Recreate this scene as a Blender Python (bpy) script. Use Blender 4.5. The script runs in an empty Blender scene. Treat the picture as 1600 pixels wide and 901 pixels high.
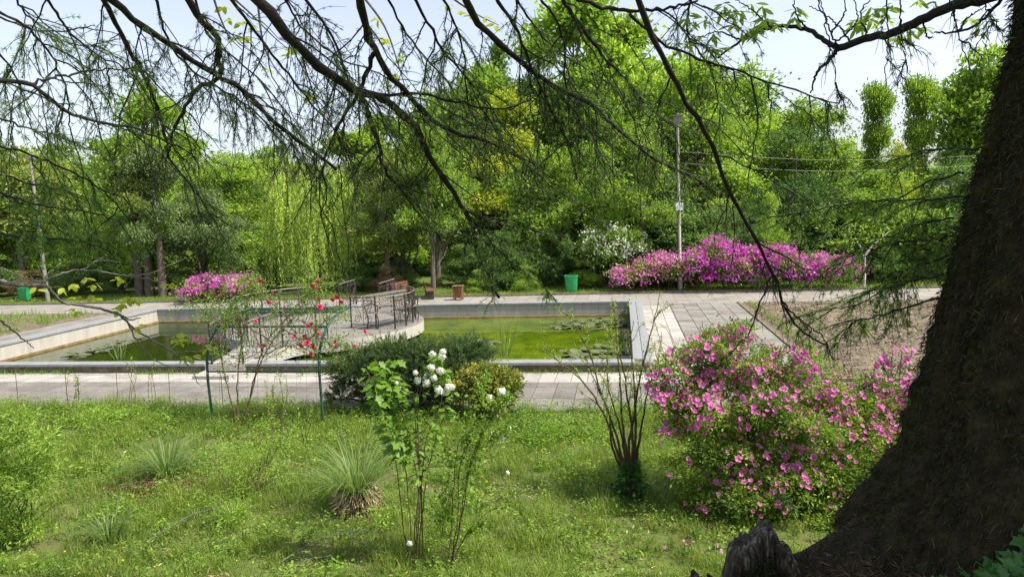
import bpy, math, random
import numpy as np
from mathutils import Matrix, Vector
rng = np.random.default_rng(7); random.seed(7)
S = bpy.context.scene
C = S.collection
# ------------------------------------------------------------------ camera, sky, sun, exposure
F, CH = 1109.0, 3.2                      # focal length in photo pixels, camera height above the paving
_Y = np.array([172, 130.5, -F]); _Y /= np.linalg.norm(_Y)
_b = .0203; _c = (172 + 130.5*_b)/F
_X = np.array([1, _b, _c]); _X /= np.linalg.norm(_X)
ROT = np.array([_X, _Y, np.cross(_X, _Y)])
cam = bpy.data.objects.new('camera', bpy.data.cameras.new('camera')); C.objects.link(cam)
cam.matrix_world = Matrix.Translation((0, 0, CH)) @ Matrix(ROT.tolist()).to_4x4()
cam.data.sensor_width = 36; cam.data.lens = F/1600*36; cam.data.clip_end = 3000; cam.data.clip_start = .05
S.camera = cam
SUN = np.array([.58, -.09, .80]); SUN /= np.linalg.norm(SUN)
w = bpy.data.worlds.new('World'); S.world = w; w.use_nodes = True
nt = w.node_tree; bg = nt.nodes['Background']
sky = nt.nodes.new('ShaderNodeTexSky'); sky.sky_type = 'NISHITA'; sky.sun_disc = False
sky.sun_elevation = math.asin(SUN[2]); sky.sun_rotation = math.atan2(SUN[0], SUN[1])
sky.air_density = 1.0; sky.dust_density = 2.7; sky.ozone_density = 1.0
hs = nt.nodes.new('ShaderNodeHueSaturation'); hs.inputs['Saturation'].default_value = .62; hs.inputs['Value'].default_value = 1.0
hs.inputs['Hue'].default_value = .515
nt.links.new(sky.outputs[0], hs.inputs['Color']); nt.links.new(hs.outputs[0], bg.inputs[0]); bg.inputs[1].default_value = .15
sl = bpy.data.lights.new('sun', 'SUN'); sl.energy = 4.2; sl.angle = math.radians(.55); sl.color = (1, .945, .83)
so = bpy.data.objects.new('sun', sl); C.objects.link(so)
so.rotation_euler = Vector(SUN.tolist()).to_track_quat('Z', 'Y').to_euler()
S.view_settings.view_transform = 'Standard'; S.view_settings.look = 'None'
S.view_settings.gamma = 1; S.view_settings.exposure = .88; S.view_settings.use_curve_mapping = False
S.cycles.max_bounces = 6; S.cycles.diffuse_bounces = 3; S.cycles.glossy_bounces = 3; S.cycles.transmission_bounces = 4; S.cycles.transparent_max_bounces = 4

def ray(px, py): return ROT @ np.array([px-800., 450.5-py, -F])
def at(px, py, Y):
    d = ray(px, py); return np.array([0, 0, CH]) + Y/d[1]*d
def gz(px, py, z=0.):
    d = ray(px, py); return np.array([0, 0, CH]) + (z-CH)/d[2]*d
def project(P):
    q = (np.atleast_2d(P) - [0, 0, CH]) @ ROT
    return 800 - F*q[:, 0]/q[:, 2], 450.5 + F*q[:, 1]/q[:, 2]

# ------------------------------------------------------------------ materials
def mat(name):
    m = bpy.data.materials.new(name); m.use_nodes = True
    return m, m.node_tree, m.node_tree.nodes['Principled BSDF']
def N(t, kind, **kw):
    n = t.nodes.new(kind)
    for k, v in kw.items():
        if k in n.inputs: n.inputs[k].default_value = v
        else: setattr(n, k, v)
    return n
def ramp(t, fac, stops):
    r = t.nodes.new('ShaderNodeValToRGB'); e = r.color_ramp.elements
    while len(e) < len(stops): e.new(.5)
    for i, (p, c) in enumerate(stops): e[i].position = p; e[i].color = (*c, 1)
    t.links.new(fac, r.inputs[0]); return r.outputs[0]
def noise_mat(name, stops, scale=8, detail=6, rough=.85, bump=.3, bscale=None, spec=.25, coord='Object', bdist=.02):
    m, t, p = mat(name)
    tc = N(t, 'ShaderNodeTexCoord')
    n = N(t, 'ShaderNodeTexNoise', Scale=scale, Detail=detail, Roughness=.65); t.links.new(tc.outputs[coord], n.inputs['Vector'])
    t.links.new(ramp(t, n.outputs[0], stops), p.inputs['Base Color'])
    p.inputs['Roughness'].default_value = rough; p.inputs['Specular IOR Level'].default_value = spec
    if bump:
        n2 = N(t, 'ShaderNodeTexNoise', Scale=bscale or scale*3, Detail=5.0); t.links.new(tc.outputs[coord], n2.inputs['Vector'])
        b = N(t, 'ShaderNodeBump', Strength=bump, Distance=bdist); t.links.new(n2.outputs[0], b.inputs['Height']); t.links.new(b.outputs[0], p.inputs['Normal'])
    return m
def leaf_mat(name, stops, trans=.38, rough=.5, tint=None, spec=.35):
    m, t, p = mat(name)
    a = N(t, 'ShaderNodeAttribute', attribute_name='rnd')
    oi = N(t, 'ShaderNodeObjectInfo')
    mix = N(t, 'ShaderNodeMath', operation='MULTIPLY_ADD'); mix.inputs[1].default_value = .14
    t.links.new(oi.outputs['Random'], mix.inputs[0]); t.links.new(a.outputs['Fac'], mix.inputs[2])
    sub = N(t, 'ShaderNodeMath', operation='SUBTRACT'); sub.inputs[1].default_value = .07; t.links.new(mix.outputs[0], sub.inputs[0])
    col = ramp(t, sub.outputs[0], stops)
    t.links.new(col, p.inputs['Base Color']); p.inputs['Roughness'].default_value = rough; p.inputs['Specular IOR Level'].default_value = spec
    tr = N(t, 'ShaderNodeBsdfTranslucent')
    g = N(t, 'ShaderNodeMixRGB', blend_type='MULTIPLY'); g.inputs[0].default_value = 1; g.inputs[2].default_value = (*(tint or (1.65, 1.75, .85)), 1)
    t.links.new(col, g.inputs[1]); t.links.new(g.outputs[0], tr.inputs[0])
    ms = N(t, 'ShaderNodeMixShader'); ms.inputs[0].default_value = trans
    t.links.new(p.outputs[0], ms.inputs[1]); t.links.new(tr.outputs[0], ms.inputs[2])
    t.links.new(ms.outputs[0], t.nodes['Material Output'].inputs['Surface'])
    return m
def plain(name, col, rough=.5, metal=0, spec=.4, var=0.12, scale=9, bump=.0):
    c = np.array(col)
    m = noise_mat(name, [(.3, tuple(c*(1-var))), (.7, tuple(c*(1+var)))], scale=scale, rough=rough, bump=bump, spec=spec)
    m.node_tree.nodes['Principled BSDF'].inputs['Metallic'].default_value = metal
    return m
M = {}
def boost(st, k): return [(p, tuple(min(.75, v*k) for v in c)) for p, c in st]
L3 = lambda a, b, c: [(0.05, a), (.5, b), (.95, c)]
M['lf_lime'] = leaf_mat('lime foliage', boost(L3((.085, .15, .022), (.165, .245, .038), (.265, .33, .06)), 1.3), .45)
M['lf_yellow'] = leaf_mat('yellow foliage', boost(L3((.14, .18, .02), (.27, .31, .032), (.4, .42, .05)), 1.1), .45)
M['lf_mid'] = leaf_mat('mid green foliage', boost(L3((.058, .1, .016), (.116, .18, .025), (.195, .26, .04)), 1.6), .42)
M['lf_fresh'] = leaf_mat('fresh green foliage', boost(L3((.082, .14, .018), (.15, .23, .03), (.23, .31, .05)), 1.35), .45)
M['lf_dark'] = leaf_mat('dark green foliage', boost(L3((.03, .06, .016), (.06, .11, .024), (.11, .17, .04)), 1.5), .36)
M['lf_deep'] = leaf_mat('deep green foliage', L3((.024, .055, .016), (.055, .11, .026), (.11, .19, .045)), .38)
M['lf_grey'] = leaf_mat('grey green foliage', boost(L3((.035, .06, .02), (.08, .12, .04), (.15, .2, .075)), 1.5), .3)
M['lf_olive'] = leaf_mat('olive foliage', boost(L3((.075, .105, .025), (.135, .17, .04), (.215, .245, .065)), 1.55), .42)
M['lf_willow'] = leaf_mat('willow foliage', boost(L3((.13, .2, .03), (.24, .33, .055), (.37, .44, .09)), 1.5), .42)
M['lf_rust'] = leaf_mat('dry brown foliage', L3((.1, .07, .03), (.19, .13, .06), (.26, .2, .1)), .3, tint=(1.2, 1, .7))
M['needle'] = leaf_mat('conifer needles', boost(L3((.018, .035, .012), (.04, .065, .018), (.085, .12, .03)), 2.6), .5, rough=.6)
M['needle_soft'] = leaf_mat('soft conifer needles', boost(L3((.025, .05, .015), (.055, .095, .022), (.11, .155, .04)), 2.6), .5, rough=.6)
M['juniper'] = leaf_mat('juniper needles', L3((.018, .046, .016), (.05, .105, .032), (.13, .205, .06)), .3, rough=.6)
M['grass'] = leaf_mat('grass blades', boost(L3((.052, .09, .014), (.108, .17, .024), (.23, .265, .055)), 1.2), .42, rough=.55)
M['clump'] = leaf_mat('tall grass blades', L3((.05, .1, .025), (.12, .19, .05), (.26, .33, .12)), .4)
M['weed'] = leaf_mat('weed leaves', boost(L3((.05, .1, .013), (.108, .19, .022), (.195, .28, .038)), 1.3), .4)
M['straw'] = leaf_mat('straw', L3((.18, .13, .065), (.36, .28, .15), (.52, .42, .25)), .15, tint=(1, 1, .8))
M['mulch'] = leaf_mat('dry mulch', L3((.06, .045, .03), (.15, .12, .08), (.3, .245, .175)), .1, tint=(1, 1, .9))
M['pinkleaf'] = leaf_mat('azalea petals', L3((.48, .075, .29), (.65, .18, .45), (.78, .36, .62)), .35, tint=(1.1, .85, 1.1), rough=.7, spec=.15)
M['magenta'] = leaf_mat('magenta azalea petals', boost(L3((.36, .03, .27), (.56, .075, .45), (.72, .2, .6)), 1.15), .35, tint=(1.1, .9, 1.1))
M['rose'] = leaf_mat('rose petals', L3((.42, .008, .05), (.6, .02, .1), (.7, .06, .2)), .25, tint=(1.1, .8, .9))
M['white'] = leaf_mat('white petals', L3((.62, .66, .5), (.75, .78, .66), (.82, .83, .76)), .25, tint=(1, 1, .95))
M['gold'] = leaf_mat('variegated golden leaves', L3((.06, .095, .014), (.15, .18, .028), (.4, .36, .07)), .35)
M['azleaf'] = leaf_mat('azalea leaves', boost(L3((.035, .065, .012), (.09, .14, .02), (.19, .23, .04)), 1.8), .35)
M['rosebud'] = leaf_mat('spent azalea buds', L3((.16, .07, .05), (.33, .1, .13), (.5, .17, .26)), .3, tint=(1, .9, .9))
M['ivy'] = leaf_mat('ivy leaves', boost(L3((.01, .035, .01), (.03, .085, .018), (.06, .14, .03)), 2.0), .25, rough=.35)
M['lily'] = leaf_mat('lily pads', L3((.05, .06, .03), (.11, .13, .06), (.2, .19, .1)), .1, rough=.3, tint=(1, 1, .8))
M['moss'] = leaf_mat('moss strands', L3((.01, .012, .003), (.028, .034, .008), (.062, .066, .017)), .15, rough=.9)
M['litter'] = leaf_mat('dry needles', L3((.06, .03, .015), (.15, .075, .04), (.27, .16, .09)), .1, tint=(1, 1, .8))
M['bark_dark'] = noise_mat('dark branch bark', [(.3, (.012, .01, .008)), (.7, (.035, .03, .024))], 30, bump=.5)
M['bark'] = noise_mat('tree bark', [(.3, (.05, .04, .028)), (.7, (.13, .105, .08))], 6, bump=.6)
M['bark_pale'] = noise_mat('pale bark', [(.3, (.07, .055, .042)), (.7, (.15, .12, .095))], 6, bump=.4)
M['bark_white'] = noise_mat('whitewashed bark', [(.3, (.45, .43, .37)), (.7, (.65, .62, .55))], 8, bump=.3)
M['bark_grey'] = noise_mat('grey branch bark', [(.3, (.06, .055, .05)), (.7, (.17, .16, .145))], 14, bump=.4)
M['stem'] = noise_mat('brown stems', [(.3, (.05, .032, .02)), (.7, (.14, .095, .06))], 20, bump=.3)
M['stem_green'] = noise_mat('green stems', [(.3, (.06, .07, .025)), (.7, (.13, .13, .05))], 20, bump=.2)
M['trunk'] = noise_mat('mossy trunk bark', [(.25, (.009, .007, .004)), (.45, (.024, .018, .009)), (.65, (.05, .04, .016)), (.85, (.08, .058, .034))], 9, bump=1.0, bscale=26, bdist=.05, rough=.95)
M['bank'] = noise_mat('dark forest soil', [(.3, (.012, .009, .005)), (.55, (.03, .022, .012)), (.8, (.06, .038, .022))], 9, bump=.9, bscale=40, rough=.95)
M['lawnsoil'] = noise_mat('lawn ground', [(.3, (.12, .09, .045)), (.46, (.09, .11, .025)), (.7, (.1, .15, .025))], 1.6, bump=.6, bscale=25, rough=.95)
M['soil'] = noise_mat('dry bed soil', [(.28, (.05, .038, .024)), (.5, (.125, .098, .066)), (.7, (.21, .17, .12))], 5, detail=10, bump=.8, bscale=18, rough=.95)
M['verge'] = noise_mat('far turf', [(.3, (.06, .08, .02)), (.6, (.1, .15, .025)), (.8, (.17, .19, .05))], 2, bump=.5, bscale=20, rough=.95)
M['concrete'] = noise_mat('pool concrete', [(.2, (.13, .125, .1)), (.45, (.25, .245, .215)), (.8, (.34, .335, .31))], 3.5, detail=9, bump=.35, bscale=40, rough=.85)
M['render'] = noise_mat('pale rendered concrete', [(.22, (.17, .15, .115)), (.42, (.33, .31, .27)), (.8, (.44, .425, .385))], 3.0, detail=9, bump=.25, bscale=50, rough=.85)
for mm_ in ('concrete', 'render'):
    t_ = M[mm_].node_tree; mp = N(t_, 'ShaderNodeMapping'); mp.inputs['Scale'].default_value = (1.6, 1.6, .22); n_ = [q for q in t_.nodes if q.type == 'TEX_NOISE' and q.inputs['Scale'].default_value < 10][0]
    t_.links.new([q for q in t_.nodes if q.type == 'TEX_COORD'][0].outputs['Object'], mp.inputs[0]); t_.links.new(mp.outputs[0], n_.inputs['Vector'])
M['dirty'] = noise_mat('mossy dirty concrete', [(.25, (.05, .045, .025)), (.5, (.14, .12, .075)), (.8, (.26, .235, .17))], 6, detail=9, bump=.5, bscale=40)
M['ledge'] = noise_mat('algae stained ledge', [(.3, (.1, .065, .025)), (.6, (.22, .165, .075)), (.8, (.3, .25, .15))], 7, bump=.4)
M['coping'] = noise_mat('grey coping stone', [(.25, (.16, .166, .17)), (.6, (.225, .23, .235)), (.85, (.29, .29, .29))], 6, detail=9, bump=.2, bscale=60, rough=.7)
M['iron'] = plain('wrought iron', (.055, .045, .04), .55, .5, var=.4, scale=30)
M['iron_rust'] = plain('grey worn iron', (.2, .18, .16), .6, .4, var=.3, scale=30)
M['green_metal'] = plain('green painted tube', (.02, .07, .045), .45, .1, var=.35, scale=14)
M['wire'] = plain('galvanised wire', (.2, .19, .17), .5, .6)
M['grey_metal'] = plain('galvanised pole', (.24, .23, .2), .5, .2, var=.2, scale=4)
M['box_white'] = plain('white plastic', (.72, .73, .74), .4)
M['bin_green'] = plain('green plastic bin', (.02, .27, .08), .45, var=.3, scale=6)
M['bin_dark'] = plain('dark green bin rim', (.015, .2, .06), .4)
M['wood_red'] = noise_mat('red brown wood', [(.3, (.11, .045, .025)), (.7, (.2, .085, .045))], 12, bump=.3)
M['wood_brown'] = noise_mat('weathered brown wood', [(.3, (.14, .075, .04)), (.7, (.25, .14, .08))], 12, bump=.3)
M['wood_old'] = noise_mat('weathered stump wood', [(.4, (.016, .012, .008)), (.53, (.07, .058, .042)), (.66, (.26, .24, .2))], 34, detail=9, bump=1., bscale=50, bdist=.03)
for nd_ in [n_ for n_ in M['wood_old'].node_tree.nodes if n_.type == 'TEX_NOISE']:
    t_ = M['wood_old'].node_tree; mp = N(t_, 'ShaderNodeMapping'); mp.inputs['Scale'].default_value = (1, 1, .16); t_.links.new([n_ for n_ in t_.nodes if n_.type == 'TEX_COORD'][0].outputs['Object'], mp.inputs[0]); t_.links.new(mp.outputs[0], nd_.inputs['Vector'])

def tile_mat(name, a, b, wave=None):
    m, t, p = mat(name); tc = N(t, 'ShaderNodeTexCoord'); oi = N(t, 'ShaderNodeObjectInfo')
    geo = N(t, 'ShaderNodeNewGeometry')
    n = N(t, 'ShaderNodeTexNoise', Scale=2.2, Detail=9., Roughness=.7); t.links.new(geo.outputs['Position'], n.inputs['Vector'])
    ad = N(t, 'ShaderNodeMath', operation='MULTIPLY_ADD'); ad.inputs[1].default_value = .34; t.links.new(oi.outputs['Random'], ad.inputs[0]); t.links.new(n.outputs[0], ad.inputs[2])
    c = np.array(a); d = np.array(b)
    t.links.new(ramp(t, ad.outputs[0], [(.38, tuple(c*.72)), (.55, tuple(c)), (.95, tuple(d))]), p.inputs['Base Color'])
    p.inputs['Roughness'].default_value = .85; p.inputs['Specular IOR Level'].default_value = .25
    bp = N(t, 'ShaderNodeBump', Strength=.6, Distance=.012)
    if wave:
        wv = N(t, 'ShaderNodeTexWave', wave_type='RINGS', Scale=wave, Distortion=3.0, Detail=1.0); t.links.new(tc.outputs['Object'], wv.inputs['Vector'])
        t.links.new(wv.outputs[0], bp.inputs['Height'])
    else:
        n3 = N(t, 'ShaderNodeTexNoise', Scale=60., Detail=4.); t.links.new(geo.outputs['Position'], n3.inputs['Vector']); t.links.new(n3.outputs[0], bp.inputs['Height']); bp.inputs['Strength'].default_value = .25
    t.links.new(bp.outputs[0], p.inputs['Normal'])
    return m
M['tile_grey'] = tile_mat('grey relief paving', (.145, .132, .118), (.215, .2, .18), 9.)
M['tile_grey2'] = tile_mat('grey square paving', (.155, .145, .126), (.235, .222, .196))
M['tile_white'] = tile_mat('white paving', (.275, .255, .226), (.37, .35, .32))
M['joint'] = noise_mat('mortar and dirt joint', [(.3, (.09, .08, .055)), (.7, (.2, .18, .14))], 6, bump=.4)
def far_path_mat():
    m, t, p = mat('far path paving'); g = N(t, 'ShaderNodeNewGeometry')
    br = N(t, 'ShaderNodeTexBrick', Scale=1.0); br.offset = 0; br.inputs['Color1'].default_value = (.215, .198, .172, 1); br.inputs['Color2'].default_value = (.265, .248, .22, 1); br.inputs['Mortar'].default_value = (.15, .135, .11, 1)
    br.inputs['Brick Width'].default_value = .42; br.inputs['Row Height'].default_value = .42; br.inputs['Mortar Size'].default_value = .012
    t.links.new(g.outputs['Position'], br.inputs['Vector'])
    n = N(t, 'ShaderNodeTexNoise', Scale=.9, Detail=8.); t.links.new(g.outputs['Position'], n.inputs['Vector'])
    mx = N(t, 'ShaderNodeMixRGB', blend_type='MULTIPLY'); mx.inputs[0].default_value = .8
    t.links.new(br.outputs[0], mx.inputs[1]); t.links.new(ramp(t, n.outputs[0], [(.3, (.7, .66, .6)), (.65, (1, 1, 1))]), mx.inputs[2])
    t.links.new(mx.outputs[0], p.inputs['Base Color']); p.inputs['Roughness'].default_value = .9
    return m
M['far_path'] = far_path_mat()
def water_mat():
    m, t, p = mat('murky green pond water'); g = N(t, 'ShaderNodeNewGeometry')
    n = N(t, 'ShaderNodeTexNoise', Scale=1.3, Detail=7., Roughness=.65); t.links.new(g.outputs['Position'], n.inputs['Vector'])
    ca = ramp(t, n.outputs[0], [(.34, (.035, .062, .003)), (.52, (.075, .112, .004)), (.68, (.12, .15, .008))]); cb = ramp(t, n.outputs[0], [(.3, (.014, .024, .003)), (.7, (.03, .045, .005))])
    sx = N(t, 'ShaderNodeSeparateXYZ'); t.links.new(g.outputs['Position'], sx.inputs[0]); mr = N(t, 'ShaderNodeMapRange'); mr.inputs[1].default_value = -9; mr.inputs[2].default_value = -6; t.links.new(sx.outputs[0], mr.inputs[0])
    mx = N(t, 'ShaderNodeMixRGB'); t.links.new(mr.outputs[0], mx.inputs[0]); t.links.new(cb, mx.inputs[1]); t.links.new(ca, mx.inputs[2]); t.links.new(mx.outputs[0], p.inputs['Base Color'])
    p.inputs['Roughness'].default_value = .035; p.inputs['IOR'].default_value = 1.33; p.inputs['Specular IOR Level'].default_value = .5
    n2 = N(t, 'ShaderNodeTexNoise', Scale=3.5, Detail=2.); t.links.new(g.outputs['Position'], n2.inputs['Vector'])
    b = N(t, 'ShaderNodeBump', Strength=.012, Distance=.05); t.links.new(n2.outputs[0], b.inputs['Height']); t.links.new(b.outputs[0], p.inputs['Normal'])
    return m
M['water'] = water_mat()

# ------------------------------------------------------------------ mesh helpers
def unit(v):
    v = np.asarray(v, float); return v/np.maximum(np.linalg.norm(v, axis=-1, keepdims=True), 1e-9)
def rdir(n): return unit(rng.normal(size=(n, 3)))
class MB:
    def __init__(s): s.v = []; s.f = []; s.r = []; s.n = 0
    def add(s, V, Fc, r=None):
        V = np.asarray(V, float).reshape(-1, 3); Fc = np.asarray(Fc, int)
        s.v.append(V); s.f.append(Fc + s.n); s.n += len(V)
        s.r.append(np.full(len(V), .5) if r is None else np.broadcast_to(np.asarray(r, float), (len(V),)))
        return s
    def box(s, x0, x1, y0, y1, z0, z1, r=None):
        V = [(x, y, z) for z in (z0, z1) for y in (y0, y1) for x in (x0, x1)]
        return s.add(V, [(0, 2, 3, 1), (4, 5, 7, 6), (0, 1, 5, 4), (2, 6, 7, 3), (0, 4, 6, 2), (1, 3, 7, 5)], r)
    def tubes(s, P, R, k=5, r=None, caps=False):
        P = np.asarray(P, float)
        if P.ndim == 2: P = P[None]
        n, m, _ = P.shape; R = np.broadcast_to(np.asarray(R, float), (n, m))
        T = unit(np.gradient(P, axis=1)); ref = np.where(np.abs(T[..., 2:3]) > .9, np.array([1., 0, 0]), np.array([0, 0, 1.]))
        if m > 1: ref = np.broadcast_to(np.where(np.abs(T[:, :, 2]).mean(1)[:, None, None] > .75, np.array([1., 0.1, 0]), np.array([0, 0, 1.])), T.shape)
        A = unit(np.cross(T, ref)); B = np.cross(T, A)
        ang = np.linspace(0, 2*np.pi, k, endpoint=False)
        V = P[:, :, None] + R[:, :, None, None]*(A[:, :, None]*np.cos(ang)[None, None, :, None] + B[:, :, None]*np.sin(ang)[None, None, :, None])
        idx = np.arange(n*m*k).reshape(n, m, k); j = np.roll(idx, -1, axis=2)
        Q = np.stack([idx[:, :-1], j[:, :-1], j[:, 1:], idx[:, 1:]], -1).reshape(-1, 4)
        rr = None if r is None else np.repeat(np.broadcast_to(r, (n,)), m*k)
        n0 = s.n; s.add(V, Q, rr)
        if caps:
            for i in range(n):
                for e in (0, m-1):
                    ring = idx[i, e] + n0; c = P[i, e]
                    s.v.append(c[None]); s.r.append(np.array([.5])); ci = s.n; s.n += 1
                    s.f.append(np.stack([ring, np.roll(ring, -1), np.full(k, ci)], -1))
        return s
    def leaves(s, P, D, L, W, r=None, up=None, droop=.0):
        P = np.asarray(P, float); n = len(P); D = unit(D)
        U = unit(rng.normal(size=(n, 3)) + (np.array([0, 0, .9]) if up is None else up))
        Sd = unit(np.cross(D, U)); Nn = np.cross(Sd, D)
        L = np.broadcast_to(L, (n,))[:, None]; W = np.broadcast_to(W, (n,))[:, None]
        V = np.stack([P, P + D*L*.45 + Sd*W*.5 + Nn*W*.18, P + D*L - Nn*L*droop, P + D*L*.45 - Sd*W*.5 + Nn*W*.18], 1)
        r = rng.random(n) if r is None else np.clip(np.broadcast_to(r, (n,)) + rng.normal(0, .12, n), 0, 1)
        return s.add(V, np.arange(4*n).reshape(n, 4), np.repeat(r, 4))
    def blades(s, P, D, L, W, r=None, bend=.4):
        # grass: two-segment tapered blade bending outwards
        P = np.asarray(P, float); n = len(P); L = np.broadcast_to(L, (n,))[:, None]; W = np.broadcast_to(W, (n,))[:, None]
        a = rng.random(n)*2*np.pi; o = np.stack([np.cos(a), np.sin(a), 0*a], 1); sd = np.stack([-np.sin(a), np.cos(a), 0*a], 1)
        bend = np.broadcast_to(bend, (n,))[:, None]*rng.random((n, 1))*1.6
        D = unit(D); mid = P + D*L*.55 + o*L*.18*bend; tip = P + unit(D + o*bend*.9)*L
        V = np.stack([P - sd*W/2, P + sd*W/2, mid + sd*W*.38, tip, mid - sd*W*.38], 1)
        i = np.arange(n)[:, None]*5
        q = (i + np.array([0, 1, 2, 4])); t3 = (i + np.array([4, 2, 3]))
        r = rng.random(n) if r is None else np.clip(np.broadcast_to(r, (n,)) + rng.normal(0, .12, n), 0, 1)
        n0 = s.n; s.add(V, q, np.repeat(r, 5)); s.f.append(t3 + n0)
        return s
    def mesh(s, name, smooth=False):
        V = np.concatenate(s.v); me = bpy.data.meshes.new(name)
        tot = np.concatenate([np.full(len(f), f.shape[1], np.int32) for f in s.f]); lp = np.concatenate([f.ravel() for f in s.f]).astype(np.int32)
        me.vertices.add(len(V)); me.vertices.foreach_set('co', V.astype(np.float32).ravel())
        me.loops.add(len(lp)); me.loops.foreach_set('vertex_index', lp)
        me.polygons.add(len(tot)); st = np.zeros(len(tot), np.int32); st[1:] = np.cumsum(tot)[:-1]
        me.polygons.foreach_set('loop_start', st); me.polygons.foreach_set('loop_total', tot)
        me.polygons.foreach_set('use_smooth', np.full(len(tot), smooth))
        me.update(calc_edges=True)
        a = me.attributes.new('rnd', 'FLOAT', 'POINT'); a.data.foreach_set('value', np.concatenate(s.r).astype(np.float32))
        return me
    def build(s, name, material, parent=None, smooth=False, kind=None):
        me = s.mesh(name, smooth); me.materials.append(material)
        return link(name, me, parent, kind)
def link(name, me, parent=None, kind=None, loc=None, rot=None, scale=None):
    o = bpy.data.objects.new(name, me); C.objects.link(o)
    if parent is not None: o.parent = parent
    if kind: o['kind'] = kind
    if loc is not None: o.location = loc
    if rot is not None: o.rotation_euler = rot
    if scale is not None: o.scale = scale
    return o
def tag(o, label, cat, group=None, kind=None):
    o['label'] = label; o['category'] = cat
    if group: o['group'] = group
    if kind: o['kind'] = kind
    return o
def thing(name, label, cat, loc=(0, 0, 0), group=None):
    o = bpy.data.objects.new(name, None); C.objects.link(o); o.location = loc; o.empty_display_size = .2
    return tag(o, label, cat, group)
def struct(o, label=None):
    o['kind'] = 'structure'
    if label: o['label'] = label
    return o
def spline(pts, n):
    P = np.asarray(pts, float); d = np.r_[0, np.cumsum(np.linalg.norm(np.diff(P, axis=0), axis=1))]
    t = np.linspace(0, d[-1], n)
    if len(P) < 3: return np.stack([np.interp(t, d, P[:, i]) for i in range(3)], 1)
    T = np.gradient(P, d, axis=0); out = np.empty((n, 3))
    k = np.clip(np.searchsorted(d, t, side='right')-1, 0, len(P)-2); h = (d[k+1]-d[k])[:, None]; u = ((t-d[k])[:, None])/h
    return (2*u**3-3*u**2+1)*P[k] + (u**3-2*u**2+u)*h*T[k] + (-2*u**3+3*u**2)*P[k+1] + (u**3-u**2)*h*T[k+1]
def vnoise(x, y, s=1.0, seed=0):
    # smooth value noise from summed sines
    r = np.random.default_rng(seed); v = 0
    for i in range(6):
        a = r.random()*6.28; k = s*(.6+1.5*r.random()); v = v + np.sin((x*np.cos(a)+y*np.sin(a))*k*3 + r.random()*6.28)
    return v/6
def sstep(x, a, b):
    t = np.clip((np.asarray(x, float)-a)/(b-a), 0, 1); return t*t*(3-2*t)
def terrain(x, y):
    x = np.asarray(x, float); y = np.asarray(y, float)
    lawn = sstep(y, 10.8, 10.2)
    bank = 1.25*(1-sstep(y, 2.2, 6.0))
    return lawn*(.03*vnoise(x, y, .5, 3)+.04*sstep(y, 10.8, 9.6)) + bank

# ------------------------------------------------------------------ ground, paving, pool
PX0, PX1, PY0, PY1 = -16.0, .17, 13.72, 22.2       # water rectangle
xs = np.unique(np.r_[-400, -200, -90, np.arange(-50, -18, 4), np.arange(-18, 10, .5), PX0-.2, PX1+.2, np.arange(10, 50, 4), 90, 200, 400])
ys = np.unique(np.r_[-60, -20, -6, np.arange(-2, 11, .4), 10.6, 10.85, 12, PY0-.2, 16, 19, PY1+.2, 24, 28, 34, 45, 70, 120, 300, 900])
xx, yy = np.meshgrid(xs, ys, indexing='ij'); zz = terrain(xx, yy) - .01
idx = np.arange(xx.size).reshape(xx.shape)
q = np.stack([idx[:-1, :-1], idx[1:, :-1], idx[1:, 1:], idx[:-1, 1:]], -1)
cx = (xs[:-1]+xs[1:])/2; cy = (ys[:-1]+ys[1:])/2
hole = ((cx[:, None] > PX0-.19) & (cx[:, None] < PX1+.19) & (cy[None] > PY0-.19) & (cy[None] < PY1+.19))
struct(MB().add(np.stack([xx, yy, zz], -1), q[~hole]).build('ground', M['lawnsoil'], smooth=True))
def sheet(name, x0, x1, y0, y1, z, m):
    return struct(MB().add([(x0, y0, z), (x1, y0, z), (x1, y1, z), (x0, y1, z)], [(0, 1, 2, 3)]).build(name, m))
def tile_mesh(a, b, t, m):
    c = .006; V = []
    for z, i in ((0, 0), (t-c, 0), (t, c)): V += [(-a/2+i, -b/2+i, z), (a/2-i, -b/2+i, z), (a/2-i, b/2-i, z), (-a/2+i, b/2-i, z)]
    f = []
    for k in (0, 4): f += [(k+i, k+(i+1) % 4, k+4+(i+1) % 4, k+4+i) for i in range(4)]
    f.append((8, 9, 10, 11)); me = MB().add(V, f).mesh('paving_tile'); me.materials.append(m); return me
def lay(parent, x0, x1, y0, y1, a, b, m, z=.0, t=.022, shift=0):
    nx = max(1, round((x1-x0)/a)); ny = max(1, round((y1-y0)/b)); a = (x1-x0)/nx; b = (y1-y0)/ny
    me = tile_mesh(a-.009, b-.009, t, m)
    for j in range(ny):
        for i in range(nx):
            link('paving_tile', me, parent, None, (x0+(i+.5)*a, y0+(j+.5)*b, z+random.uniform(-.003, .003)), (random.gauss(0, .003), random.gauss(0, .003), random.choice((0, math.pi))))
p1 = sheet('path', -40, 30, 10.86, 12.69, .004, M['joint']); lay(p1, -13.3, 7.2, 10.86, 12.69, .366, .366, M['tile_grey'])
p2 = sheet('white_paving_band', -40, 1.41, 12.69, 13.62, .004, M['joint']); lay(p2, -14.2, 1.40, 12.692, 13.6, .3, .3, M['tile_white'])
p3 = sheet('white_side_paving', .38, 1.41, 13.62, 22.52, .004, M['joint']); lay(p3, .52, 1.40, 13.63, 22.5, .29, .3, M['tile_white'])
p4 = sheet('side_paving', 1.41, 3.5, 12.69, 23.0, .004, M['joint']); lay(p4, 1.42, 3.49, 12.7, 22.95, .414, .41, M['tile_grey2'])
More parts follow.
